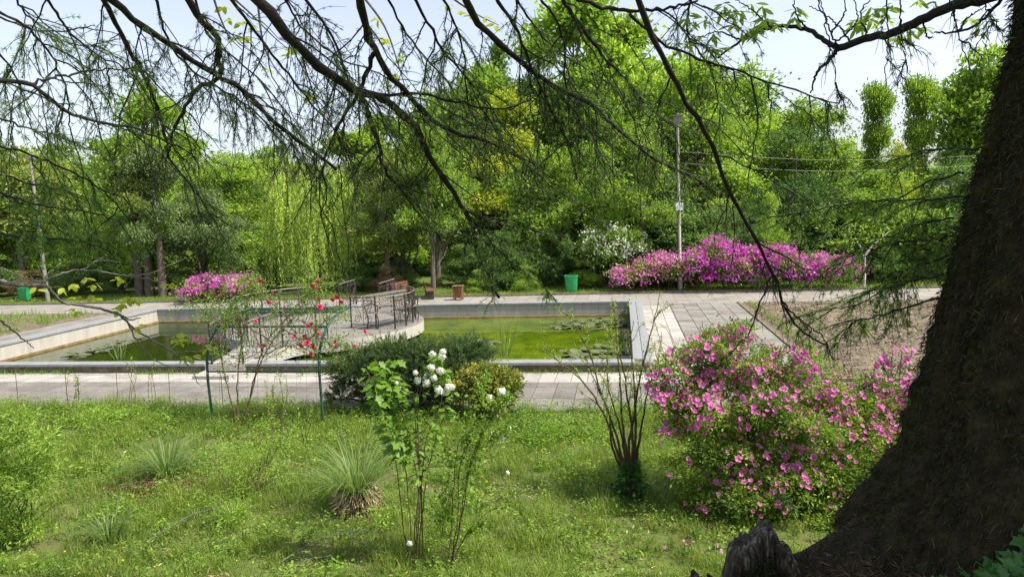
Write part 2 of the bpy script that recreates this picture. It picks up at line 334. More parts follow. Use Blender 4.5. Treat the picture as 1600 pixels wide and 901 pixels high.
p5 = sheet('left_paving', -18.35, -16.2, 13.62, 23.0, .004, M['joint']); lay(p5, -18.33, -16.38, 14.2, 22.95, .39, .41, M['tile_grey2'])
struct(MB().add([(-60, 23.0, .006), (-60, 25.75, .006), (40, 25.75, .006), (40, 23.0, .006), (-18.35, 23, .006)], [(3, 2, 1, 0)]).build('far_path', M['far_path']))
sheet('far_path_margin', -16.2, 1.41, 22.4, 23.0, .0055, M['far_path'])
struct(MB().box(-60, 40, 25.75, 25.87, -.05, .07).build('far_kerb', M['joint']))
def rough_sheet(name, x0, x1, y0, y1, step, amp, base, m):
    X, Y = np.meshgrid(np.arange(x0, x1+step, step), np.arange(y0, y1+step, step), indexing='ij')
    edge = np.minimum.reduce([X-x0, x1-X, Y-y0, y1-Y]); Z = base + amp*(rng.random(X.shape)*.6 + .4*vnoise(X, Y, 1.2, 9))*sstep(edge, 0, .4)
    i = np.arange(X.size).reshape(X.shape); qq = np.stack([i[:-1, :-1], i[1:, :-1], i[1:, 1:], i[:-1, 1:]], -1).reshape(-1, 4)
    return struct(MB().add(np.stack([X, Y, Z], -1), qq).build(name, m, smooth=True))
rough_sheet('soil_bed', 3.6, 22, 12.95, 22.9, .12, .1, .015, M['soil'])
rough_sheet('left_soil_bed', -34, -18.45, 15.5, 22.9, .2, .05, .015, M['soil'])
for nm, lab, bx in (('bed_kerb', 'thin concrete kerb along the bare soil bed beside the paving', (3.5, 3.6, 12.85, 22.98)), ('bed_kerb', 'thin concrete kerb at the near end of the bare soil bed', (3.602, 22, 12.85, 12.94)), ('bed_kerb', 'thin kerb beside the left soil bed', (-18.45, -18.35, 15.4, 22.98))):
    tag(MB().box(*bx, -.05, .05).build(nm, M['dirty']), lab, 'kerb', 'kerbs of the soil beds')
def clods(name, x0, x1, y0, y1, n, size, m, label):
    P = np.stack([rng.uniform(x0, x1, n), rng.uniform(y0, y1, n), np.full(n, .045)], 1); mb = MB(); sz = size*(.4+rng.random(n)**2*1.6)
    mb.leaves(P, rdir(n)*[1, 1, .4], sz*1.6, sz, droop=.1)
    return tag(mb.build(name, m), label, 'soil', kind='stuff')
clods('mulch', 3.7, 11, 13, 22.8, 26000, .028, M['mulch'], 'brown clods and dry mulch scattered over the soil bed')
# pool ------------------------------------------------------------------
WZ = -.24
pool = thing('pool', 'rectangular concrete garden pool with grey stone coping and green water', 'pool', (0, 0, 0))
MB().box(PX0-.2, PX1+.25, 13.5, PY0, -.9, .165).build('front_wall', M['dirty'], pool)
MB().box(PX0-.2, PX1+.25, PY1, 22.46, -.9, .165).build('back_wall', M['concrete'], pool)
MB().box(PX0-.33, PX0, PY0+.001, PY1-.001, -.9, .165).build('left_wall', M['render'], pool)
MB().box(PX1, PX1+.3, PY0+.001, PY1-.001, -.9, .165).build('right_wall', M['concrete'], pool)
MB().box(PX0, PX1, PY0, PY1, -1.0, -.9).build('floor_slab', M['dirty'], pool)
MB().box(PX0+.001, PX0+.1, PY0+.002, PY1-.002, -.8, WZ+.05).build('ledge', M['ledge'], pool)
MB().box(PX0+.101, PX1-.002, PY1-.1, PY1-.001, -.8, WZ+.045).build('ledge', M['ledge'], pool)
def coping(x0, x1, y0, y1, along, n):
    if along == 'x': a, b = (x1-x0)/n, (y1-y0)
    else: a, b = (x1-x0), (y1-y0)/n
    me = tile_mesh(a-.006, b-.004, .055, M['coping']); me.name = 'coping_slab'
    for i in range(n):
        loc = (x0+(i+.5)*a, y0+b/2, .166) if along == 'x' else (x0+a/2, y0+(i+.5)*b, .166)
        link('coping_slab', me, pool, None, (loc[0], loc[1], loc[2]+random.uniform(-.001, .003)), (random.gauss(0, .0015), random.gauss(0, .0015), 0))
coping(-16.38, -8.72, 13.45, 13.75, 'x', 10); coping(-7.8, .18, 13.45, 13.75, 'x', 11)
coping(.145, .34, 13.76, 22.17, 'y', 14); coping(.342, .53, 13.45, 22.17, 'y', 14)
coping(-16.38, .53, 22.175, 22.5, 'x', 22); coping(-16.38, -15.97, 13.76, 22.17, 'y', 11)
X, Y = PX0, PX1
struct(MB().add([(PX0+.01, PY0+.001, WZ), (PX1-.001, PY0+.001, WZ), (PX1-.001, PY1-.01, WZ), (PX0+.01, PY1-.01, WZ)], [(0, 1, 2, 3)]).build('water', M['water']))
# island and walkway
def slab(outline, z0, z1, name, m, parent, mside=None):
    o = np.asarray(outline, float); n = len(o); mb = MB()
    V = np.r_[np.c_[o, np.full(n, z0)], np.c_[o, np.full(n, z1)]]
    me = bpy.data.meshes.new(name); f = [tuple(range(n, 2*n))] + [(i, (i+1) % n, n+(i+1) % n, n+i) for i in range(n)]
    me.from_pydata(V.tolist(), [], f); me.materials.append(m)
    if mside:
        me.materials.append(mside)
        for p in me.polygons[1:]: p.material_index = 1
    return link(name, me, parent)
IC = np.array([-8.3, 18.75]); IR = 2.72
isl = thing('island', 'round pale concrete island platform in the pool reached by a narrow walkway', 'platform', (0, 0, 0))
an = np.radians(np.r_[np.linspace(-75, 70, 40), np.linspace(108, 247, 40)])
circ = np.stack([IC[0]+IR*np.cos(an), IC[1]+IR*np.sin(an)], 1)
slab(np.r_[[(-7.95, 15.4), (-7.84, 15.75)], circ[:40], [(-7.5, 22.16), (-9.0, 22.16)], circ[40:], [(-9.28, 15.9), (-9.1, 15.2)]], -.12, .17, 'platform', M['tile_grey2'], isl, M['render'])
slab([(-8.71, 13.44), (-7.81, 13.44), (-7.9, 15.39), (-9.11, 15.19)], -.1, .164, 'walkway', M['tile_grey2'], isl, M['render'])
slab([(-8.66, 12.9), (-7.86, 12.9), (-7.815, 13.438), (-8.705, 13.438)], .0, .09, 'step', M['tile_white'], isl)
MB().tubes([[IC[0], IC[1], -.9], [IC[0], IC[1], -.121]], 1.6, 24).build('pier', M['dirty'], isl)
for k in range(9):
    y0 = 13.5+k*.21
    tm = tile_mesh(.86+.02*k, .2, .012, M['tile_white' if k % 3 else 'tile_grey2']); link('plank', tm, isl, None, (-8.27-.026*k, y0+.1, .1655), (0, 0, .02))
def scroll_mesh():
    P = []
    for t in np.linspace(0, 1, 30):
        a = 3*np.pi*(1-t); r = .03+.085*t; P.append((r*np.cos(a), 0, r*np.sin(a)-.12))
    P += [(.1, 0, .02), (.03, 0, .16), (-.04, 0, .26)]
    Q = np.array(P); mb = MB().tubes(spline(Q, 40), .008, 4); mb.tubes(spline(Q*[-.8, 1, -1]+[-.03, 0, .3], 34), .008, 4)
    me = mb.mesh('scroll'); me.materials.append(M['iron']); return me
SCROLL = scroll_mesh()
def railing(pts, label, z=.17, h=.86, group='iron railings on the walkway and island'):
    pts = np.asarray(pts, float); r = thing('railing', label, 'railing', (*pts[0], z), group)
    o = np.array([*pts[0], z]); P = np.c_[pts, np.full(len(pts), z)] - o
    d = np.linalg.norm(np.diff(P, axis=0), axis=1)
    for zz, rad, nm in ((h, .016, 'handrail'), (h-.12, .009, 'rail'), (.1, .010, 'rail')):
        MB().tubes(np.repeat(P, 1, 0)+[0, 0, zz], rad, 6, caps=True).build(nm, M['iron_rust' if nm == 'handrail' else 'iron'], r)
    post = MB().box(-.016, .016, -.016, .016, 0, h+.03).mesh('post'); post.materials.append(M['iron'])
    bar = MB().box(-.005, .005, -.005, .005, .1, h-.12).mesh('baluster'); bar.materials.append(M['iron'])
    link('post', post, r, None, P[0])
    for i in range(len(d)):
        n = max(1, round(d[i]/1.0)); e = (P[i+1]-P[i]); a = math.atan2(e[1], e[0])
        for j in range(n):
            b0 = P[i]+e*(j/n); link('post', post, r, None, P[i]+e*((j+1)/n), (0, 0, a))
            st = d[i]/n
            for f in (.27, .73):
                if st > .4: link('scroll', SCROLL, r, None, b0+e/n*f+[0, 0, .36], (0, 0, a if f < .5 else a+math.pi))
            for f in (.5,) if st > .4 else (.35, .7): link('baluster', bar, r, None, b0+e/n*f, (0, 0, a))
    return r
arc = lambda a0, a1, n, r=IR-.22: [(IC[0]+r*math.cos(math.radians(a)), IC[1]+r*math.sin(math.radians(a))) for a in np.linspace(a0, a1, n)]
railing([(-7.93, 13.6), (-7.99, 14.5), (-8.04, 15.6)] + arc(-72, -66, 2), 'short iron scroll railing on the right edge of the walkway')
railing([(-8.64, 13.6), (-8.9, 14.6), (-9.15, 15.7), (-9.35, 16.35)], 'iron scroll railing on the left edge of the walkway above the dark water')
railing([(-7.32, 18.14), (-6.52, 17.87)], 'short iron railing with scrolls in the middle of the island')
railing(arc(-22, 62, 8), 'curved iron railing round the right rim of the island by the bench')
railing(arc(118, 232, 9), 'curved iron railing round the left rim of the island behind the roses')
railing([(-7.62, 21.3), (-7.6, 22.3), (-7.6, 22.8)], 'iron railing at the right of the rear walkway to the far path')
railing([(-8.95, 21.3), (-8.98, 22.3), (-8.98, 22.8)], 'iron railing at the left of the rear walkway to the far path')
# wrought iron bench on the island
b = thing('iron_bench', 'slatted bench with scrolled iron legs on the island platform', 'bench', (-6.28, 18.55, .17)); b.rotation_euler = (0, 0, math.radians(62))
for i in range(5): MB().box(-.85, .85, -.22+i*.09, -.15+i*.09, .43, .455).build('seat_slat', M['iron_rust'], b)
for i in range(4): MB().box(-.85, .85, .235+i*.02, .255+i*.02, .52+i*.1, .585+i*.1).build('back_slat', M['iron_rust'], b)
for sx in (-.75, .75):
    MB().tubes(spline([(sx, -.2, 0), (sx, -.24, .2), (sx, -.2, .42), (sx, -.24, .62), (sx, -.1, .66), (sx, .2, .62)], 16), .016, 5, caps=True).build('leg', M['iron'], b)
    MB().tubes(spline([(sx, .22, 0), (sx, .16, .25), (sx, .23, .46), (sx, .33, .92)], 14), .016, 5, caps=True).build('leg', M['iron'], b)
# lily pads
def pad_mesh():
    a = np.linspace(.25, 2*np.pi-.25, 12); V = [(0, 0, 0)] + [(np.cos(t), np.sin(t), .04*random.random()) for t in a]
    me = MB().add(V, [(0, i, i+1) for i in range(1, 12)], rng.random(13)*.3+.35).mesh('lily_pad'); me.materials.append(M['lily']); return me
PADS = [pad_mesh() for _ in range(3)]
def lily_patch(label, pts, group='water lily patches'):
    t = thing('water_lily', label, 'water lily', (*pts[0], WZ), group)
    me = MB()
    for x, y in pts: link('lily_pad', random.choice(PADS), t, None, (x-pts[0][0], y-pts[0][1], .006+random.random()*.05), (random.gauss(0, .12), random.gauss(0, .12), random.random()*6.3), (random.uniform(.08, .15),)*3)
def scatter_in(cx, cy, rx, ry, n): return [(cx+rx*r*math.cos(a), cy+ry*r*math.sin(a)) for r, a in ((math.sqrt(random.random()), random.random()*6.28) for _ in range(n))]
lily_patch('large patch of floating lily pads in the near right part of the pool', [p for p in scatter_in(-.75, 16.0, .95, 1.3, 120) if p[0] < .05])
lily_patch('patch of dark lily pads below the far right corner of the pool', [p for p in scatter_in(-.9, 20.6, 1.3, 1.0, 110) if p[0] < .05])
lily_patch('brownish lily pads floating beside the pale left pool wall', scatter_in(-14.4, 17.2, .5, 2.0, 60))
lily_patch('lily pads floating at the near edge of the left pool by the reeds', scatter_in(-10.7, 14.5, 1.0, .4, 30))
lily_patch('small patch of lily pads floating beyond the juniper', scatter_in(-3.6, 17.9, .5, .35, 26))
lily_patch('lily pads along the near coping of the right pool', scatter_in(-3.0, 14.3, .6, .3, 24))
def reed(label, x, y, n, h, z=WZ, m='lf_grey', sp=.12, group=None, cat='reeds', name='reed_clump'):
    t = thing(name, label, cat, (x, y, z), group); a = rng.random(n)*6.28; r = sp*np.sqrt(rng.random(n))
    P = np.stack([r*np.cos(a), r*np.sin(a), 0*a], 1); D = unit(np.stack([np.cos(a)*r/sp*.45, np.sin(a)*r/sp*.45, np.ones(n)], 1))
    MB().blades(P, D, h*(.55+.5*rng.random(n)), .014, bend=.5).build('blades', M[m], t, kind='stuff'); return t
reed('pale green reeds growing in the right pool beside the juniper', *gz(787, 556, WZ)[:2], 26, 1.0, group='reeds in the pool')
reed('short green reeds growing in the left pool near the front coping', *gz(187, 560, WZ)[:2], 40, .55, group='reeds in the pool')

# ------------------------------------------------------------------ plant kit
def crown_mesh(lobes, n_clump, n_leaf, Ls, sig, seed, aspect=.62, droop=.12, zbias=.35, fill=.45):
    global rng
    rng = np.random.default_rng(seed); mb = MB(); lobes = np.asarray(lobes, float)
    vol = (lobes[:, 3]*lobes[:, 4]*lobes[:, 5])**(2/3); cnt = np.maximum(4, (n_clump*vol/vol.sum()).astype(int))
    for lb, c in zip(lobes, cnt):
        d = rdir(c); d[:, 2] = np.where(d[:, 2] < -.35, -d[:, 2]*.6, d[:, 2]); d = unit(d)
        rad = fill + (1.08-fill)*rng.random(c)**.6
        cc = lb[:3] + d*rad[:, None]*lb[3:6]
        k = (n_leaf*(.4+1.2*rng.random(c))).astype(int); ci = np.repeat(np.arange(c), k); n = len(ci)
        off = rng.normal(size=(n, 3))*np.array([1, 1, .6])*sig*(.6+.8*rng.random(c))[ci][:, None]
        P = cc[ci] + off; out = unit(d[ci] + .6*unit(off) + [0, 0, -.1]); D = unit(out + rng.normal(size=(n, 3))*.7)
        tone = np.clip(.5 + rng.normal(0, .22, c), 0, 1)[ci]
        mb.leaves(P, D, Ls*(.6+.8*rng.random(n)), Ls*aspect*(.6+.8*rng.random(n)), tone, up=np.array([0, 0, .6])+.7*d[ci], droop=droop)
    return mb.mesh('crown')
def limb_mesh(H, r0, lobes, seed, lean=0):
    g = np.random.default_rng(seed); mb = MB()
    top = np.array([lean, 0, H*.86]); T = spline([(0, 0, -.1), (lean*.2+g.normal(0, .12), g.normal(0, .12), H*.3), (lean*.6+g.normal(0, .15), g.normal(0, .15), H*.6), top], 14)
    mb.tubes(T, np.linspace(r0, r0*.2, 14)*(1+.5*np.exp(-np.linspace(0, 8, 14))), 9)
    for lb in lobes:
        i = int(np.clip(lb[2]/H*10-2, 2, 11)); s = T[i]; e = np.array(lb[:3])
        m = (s+e)/2 + g.normal(0, .2, 3) + [0, 0, -.2]
        mb.tubes(spline([s, m, e, e+(e-m)*.5+g.normal(0, .2, 3)], 9), np.linspace(r0*.42, r0*.06, 9), 6)
        for _ in range(3):
            e2 = e + g.normal(size=3)*np.array(lb[3:6])*.6; mb.tubes(spline([(m+e)/2, (m+e2)/2+g.normal(0, .15, 3), e2], 6), np.linspace(r0*.18, r0*.03, 6), 4)
    return mb.mesh('trunk', True)
def lobes_for(kind, g):
    out = []
    if kind == 'round':
        for _ in range(11):
            a = g.random()*6.28; r = 2.2*math.sqrt(g.random()); z = 3.2+5.2*g.random()
            k = 1-abs(z-5.6)/7; out.append((r*k*math.cos(a), r*k*math.sin(a), z, 1.25*k+.35, 1.25*k+.35, 1.0*k+.25))
        out.append((0, 0, 8.6, 1.2, 1.2, 1.1)); out.append((.2, 0, 5.8, 1.9, 1.9, 1.6))
    elif kind == 'tall':
        for i in range(14):
            a = g.random()*6.28; z = 2.6+6.6*g.random(); r = 1.7*g.random()*(1-(z/10.5)**2*.7); out.append((r*math.cos(a), r*math.sin(a), z, .95+.3*g.random(), .95, .85))
        out.append((0, 0, 9.2, .7, .7, .75))
    elif kind == 'wide':
        for _ in range(15):
            a = g.random()*6.28; r = 2.9*math.sqrt(g.random()); z = 1.9+6.0*g.random()*(1-r/5.5); out.append((r*math.cos(a), r*math.sin(a), z+.6, 1.25, 1.25, 1.0))
        out.append((0, 0, 8.3, 1.3, 1.3, 1.3)); out.append((0, 0, 4.5, 2.2, 2.2, 2.2))
    elif kind == 'shrub':
        for _ in range(14):
            a = g.random()*6.28; r = 3.1*math.sqrt(g.random()); z = 1.2+6.6*g.random()*(1-r/4.6); out.append((r*math.cos(a), r*math.sin(a), z, 1.35, 1.35, 1.2))
        out.append((0, 0, 3.4, 2.6, 2.6, 2.6)); out.append((.3, 0, 8.0, 1.4, 1.4, 1.4))
    elif kind == 'column':
        for i in range(20):
            z = .8+8.6*i/19; a = g.random()*6.28; r = .35*g.random(); rr_ = .35+.65*g.random(); out.append((2*r*math.cos(a), 2*r*math.sin(a), z, rr_, rr_, .6))
        out.append((.5, .1, 9.0, .7, .6, .8))
    elif kind == 'open':
        for i in range(12):
            a = g.random()*6.28; z = 4.0+5.2*g.random(); r = .5+2.0*g.random()*(1-(z-4)/8); out.append((r*math.cos(a), r*math.sin(a), z, .8, .8, .6))
        out.append((0, 0, 9.0, .7, .7, .8))
    elif kind == 'spire':
        for i in range(14):
            z = 1.2+8.4*i/13; R = 1.5*(1-z/10.2)+.12
            for a in range(3): out.append((R*.6*math.cos(a*2.1+i), R*.6*math.sin(a*2.1+i), z, R*.55+.1, R*.55+.1, .3))
    return out
PROTO = {}
def proto(kind, seed, n_clump=380, n_leaf=46, Ls=.22, sig=.33, **kw):
    g = np.random.default_rng(seed); lb = lobes_for(kind, g)
    c = crown_mesh(lb, n_clump, n_leaf, Ls, sig, seed+1, **kw); t = limb_mesh(6.0 if kind == 'shrub' else 9.4, .2, lb if kind != 'spire' else [], seed+2)
    c.materials.append(M['lf_mid']); t.materials.append(M['bark']); PROTO[kind, seed] = (t, c)
    ext = np.array([(l[0]-l[3], l[0]+l[3]) for l in lb]); return (kind, seed)
ALL = {}
for kd, seeds in (('round', (11, 12, 13)), ('tall', (21, 22)), ('wide', (31, 32)), ('shrub', (41, 42, 43)), ('column', (51,)), ('open', (61, 62)), ('spire', (71,))):
    for q_, s_ in enumerate(seeds): ALL.setdefault(kd, []).append(proto(kd, s_, Ls=(.2, .27, .17)[q_ % 3], sig=(.3, .36, .26)[q_ % 3]))
WID = {'round': 7.0, 'tall': 5.2, 'wide': 8.4, 'shrub': 9.0, 'column': 2.3, 'open': 6.0, 'spire': 3.2}
HTOP = {'round': 9.7, 'tall': 9.9, 'wide': 9.6, 'shrub': 9.5, 'column': 9.9, 'open': 9.8, 'spire': 9.7}
_k = [0]
def tree(kind, px, top, Y, wpx, m, label, group='trees of the wood behind the pool', name=None, bark='bark', cat='tree'):
    _k[0] += 1; key = ALL[kind][_k[0] % len(ALL[kind])]; t, c = PROTO[key]
    x = at(px, 322, Y)[0]; h = at(px, top, Y)[2]; wd = wpx*Y/F
    o = thing(name or ('shrub' if kind == 'shrub' else 'tree'), label, cat, (x, Y, -.02), group)
    sx = wd/WID[kind]; o.scale = (sx, sx*random.uniform(.9, 1.1), h/HTOP[kind]); o.rotation_euler = (0, 0, random.random()*6.28)
    for nm, me, mm in (('trunk', t, M[bark]), ('crown', c, M[m])):
        q_ = link(nm, me, o); q_.material_slots[0].link = 'OBJECT'; q_.material_slots[0].material = mm
    return o
# the wood behind the pool, left to right, near row first
W_ = 'trees of the wood behind the pool'
tree('round', 20, 232, 33, 210, 'lf_olive', 'yellowish olive tree at the far left behind the leaning pole')
tree('round', 95, 225, 37, 200, 'lf_lime', 'lime yellow tree left of the tall rounded green tree')
tree('round', 240, 138, 42, 215, 'lf_fresh', 'tall rounded fresh green tree standing against the sky on the left')
tree('wide', 180, 300, 31, 210, 'lf_lime', 'lime green tree in front of the tall rounded tree')
tree('round', 370, 238, 38, 220, 'lf_lime', 'lime tree right of the tall rounded tree, behind the dark round-leaved tree')
tree('wide', 312, 292, 29.5, 190, 'lf_grey', 'dark grey-green round-leaved tree behind the left magenta azalea', bark='bark_pale')
tree('tall', 225, 330, 28.6, 90, 'lf_mid', 'small green tree with several dark trunks on the left verge')
tree('round', 430, 228, 46, 160, 'lf_mid', 'green tree behind the top of the willow')
tree('tall', 565, 215, 40, 160, 'lf_lime', 'yellow green tree right of the willow')
tree('open', 620, 290, 30, 150, 'lf_olive', 'thin olive tree with brownish twigs right of the willow', bark='bark_pale')
tree('open', 680, 250, 29, 130, 'lf_lime', 'slender yellow tree with a pale pinkish trunk by the wooden bin', bark='bark_pale')
tree('round', 660, 215, 43, 200, 'lf_mid', 'mid green tree behind the slender yellow tree')
tree('spire', 785, 80, 50, 70, 'lf_dark', 'narrow dark conifer spire above the yellow trees')
tree('tall', 790, 150, 36, 170, 'lf_yellow', 'bright yellow green tree in front of the conifer spire')
tree('tall', 925, 8, 41, 190, 'lf_fresh', 'tallest light green tree rising to the top edge of the picture')
tree('round', 860, 230, 32, 170, 'lf_lime', 'yellow green tree below the tallest tree, left of the white flowering shrub')
tree('wide', 930, 230, 30.5, 190, 'lf_mid', 'green tree above the white flowering shrub')
tree('tall', 600, 185, 44, 150, 'lf_mid', 'tall airy green tree just right of the willow')
tree('round', 700, 150, 47, 190, 'lf_fresh', 'tall green tree left of the conifer spire')
tree('tall', 850, 55, 45, 170, 'lf_mid', 'very tall green tree between the conifer spire and the tallest tree')
tree('tall', 985, 45, 46, 150, 'lf_mid', 'very tall green tree right of the tallest tree')
tree('round', 1060, 95, 48, 170, 'lf_fresh', 'tall green tree straight behind the lamp head')
tree('open', 760, 110, 40, 150, 'lf_lime', 'airy lime tree in front of the conifer spire')
tree('round', 1125, 118, 40, 150, 'lf_fresh', 'fresh green tree above the dark dome-shaped tree')
tree('round', 1010, 120, 38, 170, 'lf_fresh', 'fresh green tree left of the lamp post')
tree('tall', 1100, 100, 37, 170, 'lf_lime', 'lime green tree right behind the lamp post')
tree('round', 1170, 110, 45, 190, 'lf_mid', 'green tree with a soft top right of the lamp post')
tree('shrub', 1040, 270, 29.5, 200, 'lf_dark', 'dark bushy tree behind the lamp post')
tree('shrub', 1235, 190, 31, 240, 'lf_deep', 'large dark dome-shaped tree behind the magenta azalea')
tree('round', 1262, 158, 42, 150, 'lf_mid', 'green tree rising behind the dark dome-shaped tree')
tree('column', 1366, 138, 36, 32, 'lf_mid', 'left one of two ivy clad trunks standing against the sky')
tree('column', 1432, 128, 34, 35, 'lf_fresh', 'right one of two ivy clad trunks standing against the sky')
tree('round', 1400, 228, 33, 80, 'lf_yellow', 'small yellow tree between the ivy clad trunks')
tree('round', 1545, 78, 34, 170, 'lf_fresh', 'bright green tree beside the mossy trunk at the right')
tree('wide', 1380, 270, 30, 220, 'lf_mid', 'green tree behind the whitewashed sapling')
tree('wide', 1500, 250, 29.5, 200, 'lf_dark', 'dark green tree behind the mossy trunk')
for i, (px, top, wd) in enumerate([(-80, 240, 300), (60, 260, 260), (190, 250, 260), (320, 265, 260), (470, 262, 260), (600, 255, 260), (730, 200, 260), (840, 180, 240), (960, 150, 240), (1080, 160, 240), (1195, 175, 200), (1330, 250, 200), (1440, 262, 200), (1580, 200, 200), (1700, 180, 260)]):
    tree('round' if i % 2 else 'wide', px, top, 55+2*(i % 3), wd, (['lf_lime', 'lf_olive', 'lf_mid'] if i < 8 else ['lf_mid', 'lf_fresh', 'lf_olive'])[i % 3], 'tree in the far back row of the wood ' + ['beyond the left edge', 'behind the far left pole', 'left behind the tall rounded tree', 'right behind the tall rounded tree', 'behind the willow', 'right behind the willow', 'behind the yellow trees', 'behind the conifer spire', 'behind the tallest tree', 'behind the lamp post', 'right behind the lamp post', 'behind the left ivy clad trunk', 'behind the right ivy clad trunk', 'behind the top of the mossy trunk', 'beyond the right edge'][i], 'back row of the wood')
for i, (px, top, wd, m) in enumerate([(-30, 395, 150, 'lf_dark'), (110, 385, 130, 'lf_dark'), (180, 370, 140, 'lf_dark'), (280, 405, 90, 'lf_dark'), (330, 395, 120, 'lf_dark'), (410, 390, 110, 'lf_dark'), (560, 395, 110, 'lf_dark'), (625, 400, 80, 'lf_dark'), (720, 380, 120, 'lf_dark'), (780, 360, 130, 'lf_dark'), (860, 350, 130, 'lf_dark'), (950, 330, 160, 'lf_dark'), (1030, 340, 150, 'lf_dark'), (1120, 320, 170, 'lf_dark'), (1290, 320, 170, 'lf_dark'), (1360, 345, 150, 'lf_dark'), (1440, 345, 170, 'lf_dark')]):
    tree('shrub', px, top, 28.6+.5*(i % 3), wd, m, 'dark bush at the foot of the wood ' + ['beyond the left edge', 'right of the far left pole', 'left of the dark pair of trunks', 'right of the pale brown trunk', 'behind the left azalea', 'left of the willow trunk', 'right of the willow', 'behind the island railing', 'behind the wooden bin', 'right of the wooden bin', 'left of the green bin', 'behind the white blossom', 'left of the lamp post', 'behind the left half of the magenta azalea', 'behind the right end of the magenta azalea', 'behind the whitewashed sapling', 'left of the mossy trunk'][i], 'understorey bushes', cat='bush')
_names = ['behind the far left pole', 'left of the dark pair of trunks', 'behind the dark pair of trunks', 'behind the left azalea', 'left of the willow', 'right of the willow', 'behind the island', 'behind the pinkish trunk', 'behind the wooden bin', 'left of the tallest tree', 'under the tallest tree', 'behind the white blossom', 'left behind the lamp post', 'right behind the lamp post', 'behind the dome-shaped tree', 'behind the sapling', 'beside the mossy trunk']
for i, nm_ in enumerate(_names):
    px = -40+i*98; tree('shrub', px, 285+(i*37) % 60, 34+1.5*(i % 3), 190, (['lf_lime', 'lf_mid', 'lf_olive', 'lf_fresh'] if i < 10 else ['lf_mid', 'lf_dark', 'lf_fresh', 'lf_mid'])[i % 4], 'tall leafy bush deep in the wood ' + nm_, 'tall bushes in the middle of the wood', cat='bush')
S_ = 'bushes on the far verge'
tree('shrub', 818, 412, 27.0, 58, 'lf_mid', 'small rounded green bush left of the green bin by the lamp post', S_, cat='bush')
tree('shrub', 912, 405, 27.6, 70, 'lf_fresh', 'fresh green bush right behind the green bin', S_, cat='bush')
tree('shrub', 1205, 300, 28.2, 70, 'lf_lime', 'bright lime bush above the middle of the magenta azalea', S_, cat='bush')
tree('shrub', 385, 405, 27.0, 50, 'lf_lime', 'yellowish bush beside the left magenta azalea', S_, cat='bush')
tree('shrub', 745, 420, 27.2, 60, 'lf_mid', 'low green bush behind the wooden bin', S_, cat='bush')
tree('shrub', 600, 415, 27.2, 60, 'lf_rust', 'brown twiggy bush behind the island railing', S_, cat='bush')
tree('shrub', 40, 420, 28.4, 120, 'lf_rust', 'dry brown bush behind the green bin at the far left', S_, cat='bush')
# trunks that show in the wood
def slender_tree(label, px, top, Y, r, bark, m, wpx):
    x = at(px, 452, Y)[0]; z1 = at(px, top, Y)[2]
    t = thing('slender_tree', label, 'tree', (x, Y, 0), 'slender trees at the edge of the wood')
    mb = MB().tubes(spline([(0, 0, -.1), (.05, 0, z1*.4), (-.06, .1, z1*.75), (.05, .1, z1*.97)], 14), np.linspace(r*1.3, r*.12, 14), 9)
    for k in range(7):
        z = z1*(.45+.07*k); dx = random.uniform(.4, .9)*(-1)**k; mb.tubes(spline([(0, .05, z), (dx*.5, random.uniform(-.3, .3), z+.45), (dx, random.uniform(-.5, .5), z+.8)], 8), np.linspace(r*.4, r*.04, 8), 5)
    mb.build('trunk', M[bark], t, True)
    c = link('crown', PROTO['open', 61][1], t, None, None, (0, 0, random.random()*6), (wpx*Y/F/6, wpx*Y/F/6, z1/9.8)); c.material_slots[0].link = 'OBJECT'; c.material_slots[0].material = M[m]
for a_ in (('slender tree with a dark trunk, left one of the pair on the left verge', 218, 215, 28, .16, 'bark', 'lf_mid', 130), ('slender tree with a dark trunk, right one of the pair on the left verge', 234, 240, 28, .17, 'bark', 'lf_olive', 130), ('slender tree with a pale brown trunk right of the dark pair', 254, 230, 27.6, .15, 'bark_pale', 'lf_grey', 120), ('slender tree with a pinkish trunk beside the wooden bin', 677, 200, 27.3, .085, 'bark_pale', 'lf_lime', 120), ('slender dark trunked tree right of the green bin', 1003, 200, 28, .1, 'bark', 'lf_mid', 120), ('slender dark tree behind the iron railing', 606, 240, 28, .1, 'bark', 'lf_olive', 110)):
    slender_tree(*a_)
# willow
rng = np.random.default_rng(5)
wl = thing('willow_tree', 'weeping willow with pale yellow green hanging strands behind the island', 'willow', (*at(487, 322, 28.6)[:2], 0))
H_ = at(480, 240, 28.6)[2]; mb = MB(); ns = 420
a = rng.random(ns)*6.28; r = 1.85*np.sqrt(rng.random(ns)); z0 = H_*(1-.14*(r/2)**2*1.5)-rng.random(ns)*1.4; ln = np.minimum(z0-.5, 1.4+4.4*rng.random(ns)**1.3)
st = np.stack([r*np.cos(a), r*np.sin(a), z0], 1); tt = np.linspace(0, 1, 8)
path = st[:, None] + np.stack([np.cos(a)[:, None]*.3*tt**.5, np.sin(a)[:, None]*.3*tt**.5, -ln[:, None]*tt], -1) + rng.normal(0, .03, (ns, 8, 3))
MB().tubes(path, .006, 3).build('strands', M['stem_green'], wl, kind='stuff')
nl = 90; u = rng.random((ns, nl)); i0 = np.clip((u*7).astype(int), 0, 6); fr = (u*7-i0)[..., None]
P = np.take_along_axis(path, i0[..., None], 1)*(1-fr) + np.take_along_axis(path, i0[..., None]+1, 1)*fr
D = rng.normal(size=(ns, nl, 3))*.5 + [0, 0, -.8]
mb.leaves(P.reshape(-1, 3), D.reshape(-1, 3), .13, .03, np.repeat(np.clip(.5+rng.normal(0, .2, ns), 0, 1), nl)); mb.build('crown', M['lf_willow'], wl)
mb = MB().tubes(spline([(0, 0, -.1), (.1, 0, 1.5), (-.05, .1, H_*.55), (0, 0, H_*.9)], 12), np.linspace(.17, .06, 12), 9)
